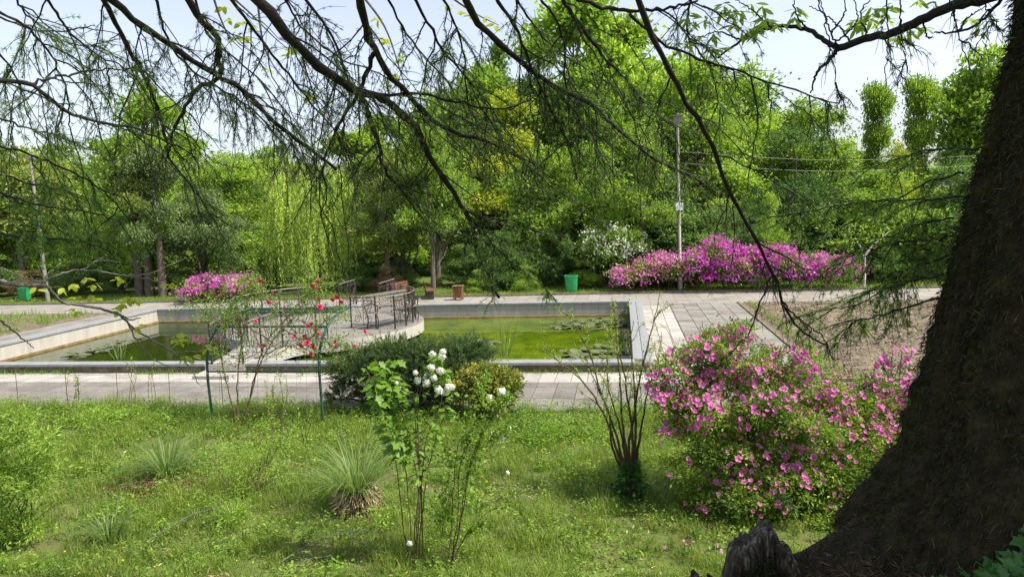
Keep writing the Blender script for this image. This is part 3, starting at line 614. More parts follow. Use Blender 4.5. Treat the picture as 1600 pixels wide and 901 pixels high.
for k in range(9):
    aa = k*.7; mb.tubes(spline([(0, 0, H_*.5), (.6*math.cos(aa), .6*math.sin(aa), H_*.8), (1.4*math.cos(aa), 1.4*math.sin(aa), H_*.9), (2*math.cos(aa), 2*math.sin(aa), H_*.75)], 10), np.linspace(.06, .015, 10), 5)
mb.build('trunk', M['bark'], wl, True)
# flowering shrubs far away
def far_azalea(label, lobes, n, nf, mflower, base, leaf='azleaf'):
    t = thing('azalea_bush', label, 'azalea', base, 'flowering azalea bushes')
    me = crown_mesh(lobes, n, 30, .1, .16, 77+int(base[0]*3), fill=.5); me.materials.append(M[leaf]); link('leaves', me, t, 'stuff')
    fm = crown_mesh([(l[0], l[1], l[2], l[3]*1.04, l[4]*1.04, l[5]*1.04) for l in lobes], nf, 26, .085, .12, 99+int(base[0]*3), aspect=.95, fill=.93); fm.materials.append(M[mflower]); link('blossom', fm, t, 'stuff')
    mb = MB()
    for l in lobes: mb.tubes(spline([(l[0]*.8, l[1]*.8, -.02), (l[0]*.9, l[1]*.9, l[2]*.5), l[:3]], 8), np.linspace(.03, .01, 8), 5)
    mb.build('stems', M['stem'], t, kind='stuff'); return t
def lob(px0, px1, top, Y, base, n, seed, bot=457):
    g = np.random.default_rng(seed); out = []
    for i in range(n):
        px = px0+(px1-px0)*(i+.5)/n; x = at(px, 400, Y)[0]-base[0]; tp = top(px) if callable(top) else top
        zt = at(px, tp, Y)[2]; rr = (px1-px0)/n*Y/F*.72
        out.append((x, g.normal(0, .25), zt*.5, rr, .8, zt*.5)); out.append((x+g.normal(0, .15), -.35, zt*.68, rr*.75, .7, zt*.3))
    return out
bR = np.array([at(1190, 400, 26.6)[0], 26.6, 0])
topR = lambda px: np.interp(px, [1070, 1125, 1160, 1200, 1230, 1270, 1325], [404, 372, 398, 380, 400, 398, 408])
far_azalea('large magenta azalea bush in full bloom right of the lamp post', lob(1074, 1318, topR, 26.6, bR, 8, 4), 420, 400, 'magenta', bR)
bL = np.array([at(1015, 400, 26.8)[0], 26.8, 0])
topL = lambda px: np.interp(px, [965, 985, 1030, 1065], [432, 415, 398, 402])
far_azalea('paler pink azalea bush left of the lamp post beside the green bin', lob(968, 1066, topL, 26.8, bL, 4, 5), 170, 110, 'pinkleaf', bL)
bX = np.array([at(335, 440, 25.95)[0], 26.2, 0])
topX = lambda px: np.interp(px, [285, 330, 360, 385], [452, 430, 436, 432])
far_azalea('magenta azalea bush on the left verge behind the climbing rose', lob(288, 386, topX, 26.2, bX, 4, 6), 160, 170, 'magenta', bX)
# white flowering shrub
bW = np.array([at(950, 400, 27.9)[0], 27.9, 0])
far_azalea('tall dark shrub with loose white blossom clusters left of the lamp post', lob(915, 995, 352, 27.9, bW, 4, 7), 220, 0, 'white', bW, 'lf_mid')['category'] = 'shrub'
ws = C.objects[-1]
mb = MB()
for px, py, rr in ((928, 383, 7), (940, 372, 8), (955, 380, 10), (968, 392, 9), (985, 380, 8), (948, 395, 9), (975, 384, 9), (920, 362, 6), (960, 355, 6), (985, 392, 6), (937, 390, 8), (915, 375, 5), (1005, 390, 5)):
    c = at(px, py, 27.0)-bW; n = 26; mb.leaves(c+rng.normal(size=(n, 3))*.16*rr/9*[1.5, 1, .8], rdir(n), .09, .09)
wb = mb.build('blossom', M['white'], [o for o in C.objects if o.get('label', '').startswith('tall dark shrub with loose')][0], kind='stuff')

# ------------------------------------------------------------------ far street furniture
x, y_ = gz(1064, 456)[:2]
lp = thing('lamp_post', 'tall grey metal lamp post with a white box between the azaleas', 'lamp post', (x, 26.3, 0)); lp.rotation_euler = (0, math.radians(-.3), 0)
hh = 6.25
MB().tubes([(0, 0, -.1), (0, 0, 1.2), (0, 0, 1.22), (0, 0, hh)], [.085, .08, .06, .045], 12).build('pole', M['grey_metal'], lp, True)
MB().box(-.13, .13, -.2, -.06, 2.93, 3.2).build('junction_box', M['box_white'], lp)
MB().box(-.15, .15, -.13, .13, hh-.22, hh-.02).box(-.19, .19, -.17, .17, hh-.018, hh+.02).build('lamp_head', M['iron_rust'], lp)
MB().tubes([(-.03, -.02, 1.0), (-.085, -.03, 1.05), (-.075, -.03, 3.0)], .012, 5).build('conduit', M['iron'], lp)
tag(MB().tubes(spline([(x, 26.3, 5.0), (x+5, 27.5, 4.55), (x+11, 29, 4.5)], 24), .004, 4).build('overhead_cable', M['wire']), 'upper thin overhead cable running right from the lamp post', 'cable', 'cables from the lamp post')
tag(MB().tubes(spline([(x, 26.3, 4.6), (x+5, 27.5, 4.15), (x+11, 29, 4.15)], 24), .004, 4).build('overhead_cable', M['wire']), 'lower thin overhead cable running right from the lamp post', 'cable', 'cables from the lamp post')
x = at(73, 450, 26.5)[0]
pp = thing('utility_pole', 'slightly leaning pale grey pole beside the far left green bin', 'pole', (x, 26.5, 0)); pp.rotation_euler = (0, math.radians(-1.0), 0)
MB().tubes([(0, 0, -.1), (0, 0, 1.4), (0, 0, 6.0)], [.09, .08, .055], 10).build('pole', M['grey_metal'], pp, True)
MB().box(-.13, .13, -.13, .13, 6.0, 6.1).build('cap', M['grey_metal'], pp)
def bin_(label, px, top, bot, Y):
    p = at(px, bot, Y); h = at(px, top, Y)[2]-p[2]; z0 = p[2]
    t = thing('litter_bin', label, 'bin', (p[0], Y, 0), 'green plastic litter bins')
    wd = .24; V = []
    for z, s_ in ((z0, .8), (z0+h*.08, .86), (z0+h*.9, 1.0), (z0+h*.905, 1.08), (z0+h, 1.08), (z0+h, .95), (z0+h*.5, .85)):
        for k in range(16):
            aa = k/16*6.2832; c, s2 = math.cos(aa), math.sin(aa); q_ = (abs(c)**4+abs(s2)**4)**-.25
            V.append((wd*s_*c*q_, wd*.75*s_*s2*q_, z))
    f = [(r_*16+i, r_*16+(i+1) % 16, (r_+1)*16+(i+1) % 16, (r_+1)*16+i) for r_ in range(6) for i in range(16)] + [(i, (i+1) % 16, (i+2) % 16, (i+2) % 16) for i in ()]
    MB().add(V, f).add(np.array(V[:16]), [tuple(range(15, -1, -1))]).build('body', M['bin_green'], t, False)
    MB().box(-.03, .03, .19, .25, -.05, z0+h*.9).build('post', M['iron'], t)
    MB().box(-.2, .2, -.01, .185, z0+h*.55, z0+h*.6).build('liner', M['bin_dark'], t)
bin_('green plastic litter bin on the verge left of the pink azalea', 893, 430, 454, 26.4)
bin_('green plastic litter bin at the far left beside the leaning pole', 40, 449, 468, 26.9)
p = gz(714, 470)
wb_ = thing('wooden_bin', 'small brown wooden litter box on the far edge of the path', 'bin', (p[0], 24.9, 0))
for sx in (-.14, .14):
    for sy in (-.13, .13): MB().box(sx-.02, sx+.02, sy-.02, sy+.02, 0, .5).build('leg', M['wood_brown'], wb_)
for k in range(4): MB().box(-.119+k*.061, -.119+k*.061+.055, -.155, -.135, .09, .46).build('slat', M['wood_red'], wb_)
for k in range(4): MB().box(-.119+k*.061, -.119+k*.061+.055, .135, .155, .09, .46).build('slat', M['wood_red'], wb_)
for s_ in (-1, 1):
    for k in range(4): MB().box(s_*.165-.01, s_*.165+.01, -.105+k*.055, -.055+k*.055, .09, .46).build('slat', M['wood_red'], wb_)
MB().box(-.19, .19, -.18, .18, .503, .53).build('rim', M['wood_brown'], wb_)
def park_bench(label, px, base, Y, rz):
    p = at(px, base, Y); t = thing('park_bench', label, 'bench', (p[0], Y, .0), 'red brown benches on the far path'); t.rotation_euler = (0, 0, rz); t.scale = (.65, .65, .75)
    for i in range(4): MB().box(-.75, .75, -.2+i*.11, -.11+i*.11, .42, .455).build('seat_slat', M['wood_red'], t)
    for i in range(3): MB().box(-.75, .75, .26+i*.015, .285+i*.015, .52+i*.13, .62+i*.13).build('back_slat', M['wood_red'], t)
    for sx in (-.6, .6):
        MB().box(sx-.03, sx+.03, -.18, .24, 0, .418).build('leg', M['iron'], t); MB().box(sx-.025, sx+.025, .288, .318, .3, .9).build('back_support', M['iron'], t)
park_bench('red brown slatted bench behind the island railing', 632, 460, 25.35, 1.25)
park_bench('red brown slatted bench beside the pinkish trunk', 672, 460, 25.5, 1.9)
# sapling with whitewashed trunk
x = at(1362, 440, 25.3)[0]; sp = thing('sapling', 'young forked sapling with a pale whitewashed trunk at the right of the azalea', 'sapling', (x, 26.1, 0))
mb = MB().tubes(spline([(0, 0, -.05), (.02, 0, .7), (0, 0, 1.15)], 8), np.linspace(.06, .045, 8), 8); mb.tubes(spline([(0, 0, 1.1), (-.1, 0, 1.4), (-.25, 0, 1.65)], 6), np.linspace(.04, .015, 6), 6); mb.tubes(spline([(0, 0, 1.1), (.2, 0, 1.4), (.5, 0, 1.7), (.8, 0, 1.95)], 8), np.linspace(.04, .012, 8), 6)
mb.build('trunk', M['bark_white'], sp, True)
n = 260; MB().leaves(rng.normal(size=(n, 3))*[.45, .3, .25]+[.15, 0, 1.85], rdir(n), .1, .05).build('leaves', M['lf_mid'], sp, kind='stuff')
# verge and bed grass
mb = MB(); n = 42000; P = np.stack([rng.uniform(-27, 12, n), 25.9+3.0*rng.random(n)**1.6, np.zeros(n)], 1)
mb.blades(P, np.tile([0, 0, 1.], (n, 1)), .05+.12*rng.random(n)**2, .022, np.clip(.55+.3*vnoise(P[:, 0], P[:, 1], .8, 4), 0, 1), bend=.8)
tag(mb.build('verge_grass', M['grass']), 'sunlit short grass on the verge beyond the far path', 'grass', kind='stuff')
struct(MB().add([(-60, 25.87, .012), (40, 25.87, .012), (40, 34, .02), (-60, 34, .02)], [(0, 1, 2, 3)]).build('verge', M['verge']))
mb = MB(); n = 5000; P = np.stack([-18.6-8*rng.random(n)**1.3, rng.uniform(16, 22.8, n), np.full(n, .03)], 1); k = vnoise(P[:, 0], P[:, 1], .9, 8) > .0
mb.blades(P[k], np.tile([0, 0, 1.], (k.sum(), 1)), .1+.25*rng.random(k.sum())**2, .02, .55, bend=.7)
P = np.stack([rng.uniform(3.7, 9.5, 900), rng.uniform(13.2, 22.8, 900), np.full(900, .03)], 1); k = vnoise(P[:, 0], P[:, 1], 1.3, 2) > .2; mb.blades(P[k], np.tile([0, 0, 1.], (k.sum(), 1)), .08+.14*rng.random(k.sum()), .014, .7, bend=.6)
e = np.stack([np.full(500, 3.75)+rng.random(500)*.25, rng.uniform(13, 22.8, 500), np.full(500, .03)], 1); mb.blades(e, np.tile([0, 0, 1.], (500, 1)), .06+.1*rng.random(500), .014, .6)
tag(mb.build('bed_weeds', M['weed']), 'sparse weeds growing in the bare soil beds', 'weeds', kind='stuff')
mb = MB(); n = 2600; ex = np.r_[rng.uniform(-16, -8.8, n//2), rng.uniform(-7.7, 1, n//2)]; k = vnoise(ex, ex*0, 1.4, 12) > .05; ex = ex[k]
P = np.stack([ex, 13.6-.14*rng.random(len(ex))**1.5-.12, np.full(len(ex), .02)], 1); mb.blades(P, np.tile([0, 0, 1.], (len(ex), 1)), .04+.1*rng.random(len(ex))**2, .01, .5, bend=.9)
jx = np.round(rng.uniform(-13, 6, 900)/.366)*.366-.02+rng.normal(0, .006, 900); jy = np.where(rng.random(900) < .5, 10.86+.366*rng.integers(0, 6, 900), rng.uniform(10.9, 12.7, 900)); kk = (vnoise(jx, jy, 1.1, 14) > .12) | (jy < 11.0); n = kk.sum(); jx = np.where(rng.random(900) < .5, jx, rng.uniform(-13, 6, 900))
mb.blades(np.stack([jx[kk], jy[kk], np.full(n, .012)], 1), np.tile([0, 0, 1.], (n, 1)), .02+.05*rng.random(n)**2, .008, .5, bend=1.0)
tag(mb.build('wall_weeds', M['weed']), 'small weeds growing in the joint along the foot of the pool wall', 'weeds', kind='stuff')
# ------------------------------------------------------------------ lawn grass
rng = np.random.default_rng(21)
UP = lambda n: np.tile([0, 0, 1.], (n, 1)) + rng.normal(0, .25, (n, 3))*[1, 1, 0]
def lawn_points(n, y1=10.95, pw=1.0):
    P = np.stack([rng.uniform(-12.5, 6, n), 5.0+(y1-5.0)*rng.random(n)**pw, np.zeros(n)], 1); P[:, 2] = terrain(P[:, 0], P[:, 1])
    u, v = project(P); return P[(u > -60) & (u < 1660) & (v < 960)]
mb = MB(); P = lawn_points(330000); d = vnoise(P[:, 0], P[:, 1], .9, 31)*.6+vnoise(P[:, 0], P[:, 1], 2.6, 32)*.5
P = P[rng.random(len(P)) < np.clip(.55+1.3*d, .06, 1)]; d = vnoise(P[:, 0], P[:, 1], .9, 31)*.6+vnoise(P[:, 0], P[:, 1], 2.6, 32)*.5
n = len(P); hgt = (.04+.12*rng.random(n)**1.5)*(1+1.3*np.clip(d, -.5, 1))*(1+1.0*sstep(P[:, 1], 9.3, 10.4)*sstep(P[:, 1], 11.1, 10.7)*(1-.6*sstep(P[:, 0], -4, -1)))
mb.blades(P, UP(n), hgt, .005+.004*rng.random(n), np.clip(.5+.35*d+.1*vnoise(P[:, 0], P[:, 1], 5, 33), 0, 1), bend=.9)
tp = lawn_points(5200); td = vnoise(tp[:, 0], tp[:, 1], 1.3, 61); tp = tp[rng.random(len(tp)) < np.clip(.35+1.2*td, .05, 1)]; k_ = 13; TP = np.repeat(tp, k_, 0); n = len(TP); TP[:, :2] += rng.normal(0, .022, (n, 2))
mb.blades(TP, UP(n)+rng.normal(0, .25, (n, 3))*[1, 1, 0], np.repeat(.07+.13*rng.random(len(tp))**1.5, k_)*(.5+.7*rng.random(n)), .008, np.repeat(np.clip(.5+rng.normal(0, .3, len(tp)), 0, 1), k_), bend=.9)
tag(mb.build('lawn_grass', M['grass']), 'uneven green lawn grass in the foreground below the path', 'grass', kind='stuff')
mb = MB(); P = lawn_points(110000); d = vnoise(P[:, 0], P[:, 1], 1.1, 41); edge = sstep(P[:, 1], 9.2, 10.3)
k = rng.random(len(P)) < np.clip(.15+.9*d+.5*edge*(vnoise(P[:, 0], P[:, 1], 1.4, 42) > -.1), 0.02, 1); P = P[k]; n = len(P)
P[:, 2] += .02+.1*rng.random(n)*(1+1.3*edge[k]); mb.leaves(P, rng.normal(size=(n, 3))*[1, 1, .35], .03+.025*rng.random(n), .016+.014*rng.random(n), np.clip(.5+.5*d[k], 0, 1), up=np.array([0, 0, 2.0]))
wp = lawn_points(5200); wd_ = vnoise(wp[:, 0], wp[:, 1], 1.0, 71)+.7*sstep(wp[:, 1], 8.8, 10.4)-.25*sstep(wp[:, 0], -2, 2); wp = wp[rng.random(len(wp)) < np.clip(.1+.9*wd_, .03, 1)]; k_ = 22; hh_ = np.repeat(.06+.2*rng.random(len(wp))**1.4, k_); WP = np.repeat(wp, k_, 0); n = len(WP)
u_ = rng.random(n); WP[:, :2] += rng.normal(0, .035, (n, 2))*(.4+u_[:, None]); WP[:, 2] += hh_*u_
mb.leaves(WP, rng.normal(size=(n, 3))*[1, 1, .4], .03+.035*rng.random(n), .014+.014*rng.random(n), np.repeat(np.clip(.5+rng.normal(0, .22, len(wp)), 0, 1), k_), up=np.array([0, 0, 1.5]))
tag(mb.build('ground_weeds', M['weed']), 'broad-leaved weeds and clover spread through the lawn', 'weeds', kind='stuff')
mb = MB(); P = lawn_points(14000); k = vnoise(P[:, 0], P[:, 1], 1.0, 51) > .1; P = P[k]; n = len(P); P[:, 2] += .012
mb.leaves(P, rng.normal(size=(n, 3))*[1, 1, .2], .02+.05*rng.random(n), .008+.012*rng.random(n), up=np.array([0, 0, 2.0]))
tag(mb.build('leaf_litter', M['straw']), 'dry leaves and straw lying in the thin patches of lawn', 'leaf litter', kind='stuff')
mb = MB(); P = lawn_points(260); P[:, 2] += .08+.05*rng.random(len(P)); mb.leaves(np.repeat(P, 4, 0), rng.normal(size=(len(P)*4, 3))*[1, 1, .2], .011, .01, up=np.array([0, 0, 3.]))
tag(mb.build('buttercups', M['yellow_fl'] if 'yellow_fl' in M else leaf_mat('yellow petals', L3((.6, .5, .02), (.7, .6, .03), (.8, .7, .05)), .2)), 'tiny yellow flowers dotted over the lawn', 'flowers', kind='stuff')

# ------------------------------------------------------------------ generic shrub stems
def wand(base, tip, n=10, wob=.03, sag=0.0):
    base = np.asarray(base, float); tip = np.asarray(tip, float); t = np.linspace(0, 1, n)[:, None]
    L = np.linalg.norm(tip-base); w1, w2 = rng.normal(0, wob*L, 3), rng.normal(0, wob*L, 3)
    return base+(tip-base)*t + np.sin(np.pi*t)*w1 + np.sin(2*np.pi*t)*w2*.6 + np.array([0, 0, sag*L])*np.sin(np.pi*t)
def px_path(pts, Y0, Y1=None, off=(0, 0, 0)):
    Y1 = Y0 if Y1 is None else Y1; n = len(pts)
    return np.array([at(p[0], p[1], Y0+(Y1-Y0)*i/max(1, n-1)) for i, p in enumerate(pts)]) - np.asarray(off)
def along(path, n, lo=0.): 
    u = (lo+(1-lo)*rng.random(n))*(len(path)-1); i = np.clip(u.astype(int), 0, len(path)-2); f = (u-i)[:, None]
    return path[i]*(1-f)+path[i+1]*f, unit(path[i+1]-path[i])
def leafy(path, n, L, W, mb, lo=.2, spread=.8, tone=None, droop=.1, off=.0):
    P, T = along(path, n, lo); mb.leaves(P+rng.normal(size=(n, 3))*off, T*.5+rdir(n)*spread, L*(.6+.7*rng.random(n)), W*(.6+.7*rng.random(n)), tone, droop=droop)

# rose arch -------------------------------------------------------------
pl = gz(334, 662); pr = gz(506, 668)
arch = thing('rose_arch', 'green painted metal tube arch frame holding the climbing rose', 'arch', (pl[0], pl[1], 0)); o_ = np.array([pl[0], pl[1], 0])
def hoop(px_list, Y0, Y1):
    P = px_path(px_list, Y0, Y1, o_); return P
lh = np.r_[px_path([(334, 664), (328, 620), (324, 580), (325, 545), (332, 525)], pl[1], pl[1]+.05, o_), px_path([(340, 510), (350, 497), (366, 488), (390, 483)], pl[1]+.15, pl[1]+.75, o_)]
rh = np.r_[px_path([(506, 668), (502, 620), (499, 580), (500, 545), (505, 525)], pr[1], pr[1]+.05, o_), px_path([(512, 510), (520, 497), (532, 487), (545, 481)], pr[1]+.15, pr[1]+.75, o_)]
for h_ in (lh, rh):
    MB().tubes(spline(h_, 36), .021, 8, caps=True).build('hoop', M['green_metal'], arch, True)
def bar(i, rad): MB().tubes(np.array([lh[i]*.5+lh[i]*.5, rh[i]]), rad, 6, caps=True).build('cross_bar', M['green_metal'], arch)
for i in (2, 5, 7, 8): bar(i, .016)
MB().tubes(np.array([lh[2]*[1, 1, .12], rh[2]*[1, 1, .12]]), .012, 6, caps=True).build('cross_bar', M['green_metal'], arch)
wm = MB()
for f in np.linspace(.06, .94, 11):
    a_, b_ = lh[0]+(rh[0]-lh[0])*f, lh[4]+(rh[4]-lh[4])*f; wm.tubes(np.array([a_+[0, 0, .02], b_]), .0016, 4)
for f in np.linspace(.05, .95, 8):
    a_ = lh[0]+(lh[4]-lh[0])*f; b_ = rh[0]+(rh[4]-rh[0])*f; wm.tubes(np.array([a_, b_]), .0016, 4)
wm.build('wire_mesh', M['wire'], arch, kind='stuff')
# climbing rose
rb = gz(372, 672); rose = thing('climbing_rose', 'climbing rose with crimson pink flowers growing over the green arch', 'rose', rb); ro = np.asarray(rb)
canes = [([(372, 672), (365, 640), (352, 590), (345, 545), (352, 510), (345, 490)], .0), ([(372, 672), (371, 620), (372, 580), (380, 520), (385, 480), (360, 462)], .3), ([(374, 672), (385, 640), (398, 590), (410, 545), (435, 510), (470, 480), (510, 462)], .3),
         ([(376, 672), (392, 620), (402, 580), (425, 535), (455, 500), (490, 470), (480, 450)], .1), ([(410, 545), (380, 500), (340, 500), (310, 478)], .2), ([(425, 535), (380, 505), (330, 470), (300, 470)], .4), ([(455, 500), (420, 470), (400, 450), (380, 440)], .4), ([(470, 500), (500, 520), (520, 540), (540, 530)], .1),
         ([(435, 510), (480, 530), (510, 500), (548, 490)], .4), ([(440, 508), (470, 470), (488, 450), (495, 440)], .2), ([(350, 512), (330, 480), (360, 450), (400, 460), (450, 470)], .5), ([(400, 560), (450, 540), (490, 545), (500, 560)], .0)]
lf = MB()
for pts, dy in canes:
    P = spline(px_path(pts, rb[1]+.0, rb[1]+dy+.3, ro), 22); MB().tubes(P+rng.normal(0, .006, P.shape), np.linspace(.012, .004, 22), 6).build('cane', M['stem'], rose, True)
    leafy(P, 120, .045, .026, lf, lo=.4, off=.09)
    for _ in range(16):
        q0, t0 = along(P, 1, .4); tw = wand(q0[0], q0[0]+unit(t0[0]+rdir(1)[0]*1.4+[0, 0, .1])*rng.uniform(.2, .6), 6, .08)
        leafy(tw, 20, .038, .021, lf, lo=.1, off=.03); canes_tw = MB().tubes(tw, np.linspace(.004, .0015, 6), 4); canes_tw.build('twig', M['stem_green'], rose)
lf.build('leaves', M['weed'], rose, kind='stuff')
def rosette(rad, whorls, m, cup=.5, lobed=False, name='flower'):
    mb = MB()
    for wv, (n, rr, tilt) in enumerate(whorls):
        for k in range(n):
            a = 6.283*k/n+wv*.6; u = np.array([math.cos(a), math.sin(a), 0]); s = np.array([-math.sin(a), math.cos(a), 0]); z = np.array([0, 0, 1.])
            d = u*math.cos(tilt)+z*math.sin(tilt); nn = np.cross(d, s)
            L = rad*rr; V = [u*.0, d*L*.55+s*L*.42+nn*-.05*L, d*L*.98+s*L*.3+z*L*.05, d*L*1.05, d*L*.98-s*L*.3+z*L*.05, d*L*.55-s*L*.42-nn*.05*L]
            mb.add(V, [(0, 1, 2, 3), (0, 3, 4, 5)], [.25, .5, .75, .65, .75, .5])
    me = mb.mesh(name); me.materials.append(m); return me
ROSE = rosette(.045, [(6, 1, .25), (5, .85, .75), (5, .6, 1.1), (3, .4, 1.35)], M['rose'])
ROSEB = rosette(.03, [(5, 1, .9), (4, .8, 1.2), (3, .6, 1.4)], M['rose'])
rz4 = [(548, 120, 1), (870, 150, 1.2), (910, 120, .9), (910, 165, .9), (995, 235, .9), (1025, 220, 1), (1050, 248, .9), (918, 278, 1.1), (515, 368, 1), (868, 385, .8), (838, 405, .9), (908, 445, 1), (825, 465, 1.1), (840, 503, 1.1), (795, 518, 1.1), (877, 530, 1.2), (865, 575, 1), (565, 522, 1.1), (1197, 433, 1.2), (1137, 523, .9), (1020, 533, .9), (1017, 497, .9), (870, 355, .7), (760, 460, .8), (700, 285, .8), (600, 250, .8), (620, 195, .7), (915, 225, .8), (655, 405, .6), (780, 240, .6), (1085, 215, .6)]
for zx, zy, s_ in rz4:
    p = at(270+zx*.25, 410+zy*.25, rb[1]+random.uniform(-.1, .25))-ro
    link('flower', ROSE if s_ > .75 else ROSEB, rose, None, p, (random.uniform(.6, 1.3), random.uniform(-.5, .5), random.random()*6), (s_*.95,)*3)
    st_ = wand(p, p+[random.uniform(-.1, .1), random.uniform(-.05, .15), -.22], 5, .05); MB().tubes(st_, .003, 4).build('flower_stalk', M['stem_green'], rose)
# wire fence with thin stakes along the lawn edge
fe = thing('wire_fence', 'thin wire mesh fence along the lawn edge left of the arch', 'fence', (-11.6, 10.75, 0))
for f in range(6):
    xx_ = f*.98; MB().tubes([(xx_, 0, -.1), (xx_+random.gauss(0, .03), 0, .75+random.uniform(-.1, .15))], .005, 5).build('stake', M['stem'], fe)
wm = MB()
for z in np.linspace(.1, .65, 5): wm.tubes([(0, 0, z), (2.5, .02, z-.02), (5.0, 0, z)], .0009, 4)
for k in range(40): wm.tubes([(k*.126, 0, .02), (k*.126, 0, .68)], .0008, 4)
wm.build('wire_mesh', M['wire'], fe, kind='stuff')
# thin saplings by the fence
for i, (px, y0, y1, lab) in enumerate([(112, 645, 575, 'leftmost thin bare sapling at the lawn edge'), (118, 640, 590, 'thin sapling stem just right of the leftmost one at the lawn edge'), (208, 640, 560, 'taller leafy sapling stem in front of the left pool coping'), (240, 640, 565, 'thin sapling stem left of the green arch'), (440, 700, 575, 'young shoot with pale leaves inside the green arch'), (425, 705, 600, 'low shoot with pale leaves at the foot of the green arch'), (478, 700, 620, 'small pale-leaved shoot near the right post of the arch')]):
    bs = gz(px, y0); t = thing('sapling', lab, 'sapling', bs, 'saplings at the lawn edge'); mb = MB(); lf = MB()
    for k in range(3):
        tip = at(px+random.uniform(-12, 12), y1+random.uniform(-6, 25), bs[1])-bs; w_ = wand((0, 0, -.02), tip, 9, .04); mb.tubes(w_, np.linspace(.006, .002, 9), 5); leafy(w_, 16 if i < 4 else 30, .05, .018, lf, lo=.45, off=.01)
    mb.build('stem', M['stem'], t); lf.build('leaves', M['lf_lime' if i > 1 else 'weed'], t, kind='stuff')

# juniper ---------------------------------------------------------------
jb = np.array([-3.35, 10.55, 0.]); jn = thing('juniper_shrub', 'large dark green spreading juniper at the lawn edge before the pool', 'juniper', jb)
jl = []
for px, py, rx, rz in ((560, 575, .42, .3), (610, 563, .45, .3), (665, 563, .45, .31), (720, 563, .4, .31), (738, 568, .24, .25), (545, 600, .33, .28), (600, 590, .5, .36), (660, 590, .5, .36), (715, 580, .4, .33), (530, 625, .2, .16), (590, 625, .36, .25), (650, 625, .42, .28), (700, 610, .4, .3)):
    c = at(px, py, 10.75)-jb; jl.append((c[0], c[1]+random.uniform(-.2, .3), c[2], rx, .45, rz))
def spray_crown(lobes, n, per, L, W, m, parent, seed, twig=.22, updir=.6, tm='stem'):
    global rng
    rng = np.random.default_rng(seed); lb = np.asarray(lobes); pick = rng.choice(len(lb), n, p=(lb[:, 3]*lb[:, 5])/(lb[:, 3]*lb[:, 5]).sum())
    d = rdir(n); d[:, 2] = np.abs(d[:, 2])*.9-.15; d = unit(d); P0 = lb[pick, :3]+d*lb[pick, 3:6]*(.35+.6*rng.random((n, 1)))
    D = unit(d+rng.normal(0, .35, (n, 3))+[0, 0, updir]); t = np.linspace(0, 1, 5)
    path = P0[:, None]+D[:, None]*twig*(.6+.8*rng.random((n, 1, 1)))*t[None, :, None]+np.array([0, 0, -.05])*t[None, :, None]**2
    MB().tubes(path, .003, 3).build('twigs', M[tm], parent, kind='stuff')
    u = rng.random((n, per)); i0 = np.clip((u*4).astype(int), 0, 3); f = (u*4-i0)[..., None]
    Q = np.take_along_axis(path, i0[..., None], 1)*(1-f)+np.take_along_axis(path, i0[..., None]+1, 1)*f
    DD = D[:, None]*.9+rng.normal(size=(n, per, 3))*.55
    tone = np.clip(.45+rng.normal(0, .18, n)+.25*d[:, 2], 0, 1)
    MB().leaves(Q.reshape(-1, 3), DD.reshape(-1, 3), L*(.6+.8*rng.random(n*per)), W, np.repeat(tone, per)).build('foliage', M[m], parent, kind='stuff')
spray_crown(jl, 4200, 34, .05, .008, 'juniper', jn, 61, twig=.2)
mb = MB()
for l in jl: mb.tubes(spline([(random.uniform(-.4, .2), .2, -.05), (l[0]*.5, .2, .12), (l[0], l[1], l[2])], 8), np.linspace(.04, .012, 8), 6)
mb.build('trunk', M['bark'], jn, True)
# golden bush
gb = np.array([-2.2, 10.25, 0.]); gd = thing('golden_bush', 'clipped bush with golden variegated leaves right of the juniper', 'bush', gb)
gl = [(at(px, py, 10.3)-gb).tolist()+[rx, .3, rz] for px, py, rx, rz in ((725, 600, .26, .2), (755, 592, .3, .22), (785, 600, .24, .2), (740, 620, .28, .2), (775, 622, .26, .2))]
me = crown_mesh(gl, 420, 40, .045, .06, 65, fill=.55); me.materials.append(M['gold']); link('foliage', me, gd, 'stuff')
mb = MB()
for k in range(14): mb.tubes(wand((random.uniform(-.1, .1), 0, -.03), (random.uniform(-.4, .4), random.uniform(-.2, .2), .6), 8), np.linspace(.012, .004, 8), 5)
mb.build('stems', M['stem'], gd, kind='stuff')
# snowball viburnum -------------------------------------------------------
def big_leaf(m, lobes=3, name='leaf'):
    # lobed blade folded along its midrib, 1 unit long
    a = [(0, 0), (.12, .1), (.3, .34), (.36, .2), (.62, .33), (.66, .16), (1, 0)] if lobes == 3 else ([(0, 0), (.15, .2), (.45, .3), (.75, .2), (1, 0)] if lobes == 1 else [(0, 0), (.3, .1), (.6, .13), (.8, .09), (1, 0)])
    n = len(a); V = [(x, 0, -.12*x*x) for x, y in a] + [(x, y, .35*y*.5-.16*x*x) for x, y in a[1:-1]] + [(x, -y, .35*y*.5-.16*x*x) for x, y in a[1:-1]]
    f = []
    for s in (0, 1):
        o = n + s*(n-2)
        f.append((0, 1, o)); f += [(i, i+1, o+i, o+i-1) for i in range(1, n-2)]; f.append((n-2, n-1, o+n-3))
    mb = MB().add(V, [q_ for q_ in f if len(q_) == 4], .5); mb.f.append(np.array([q_ for q_ in f if len(q_) == 3])); 
    me = mb.mesh(name); me.materials.append(m); return me
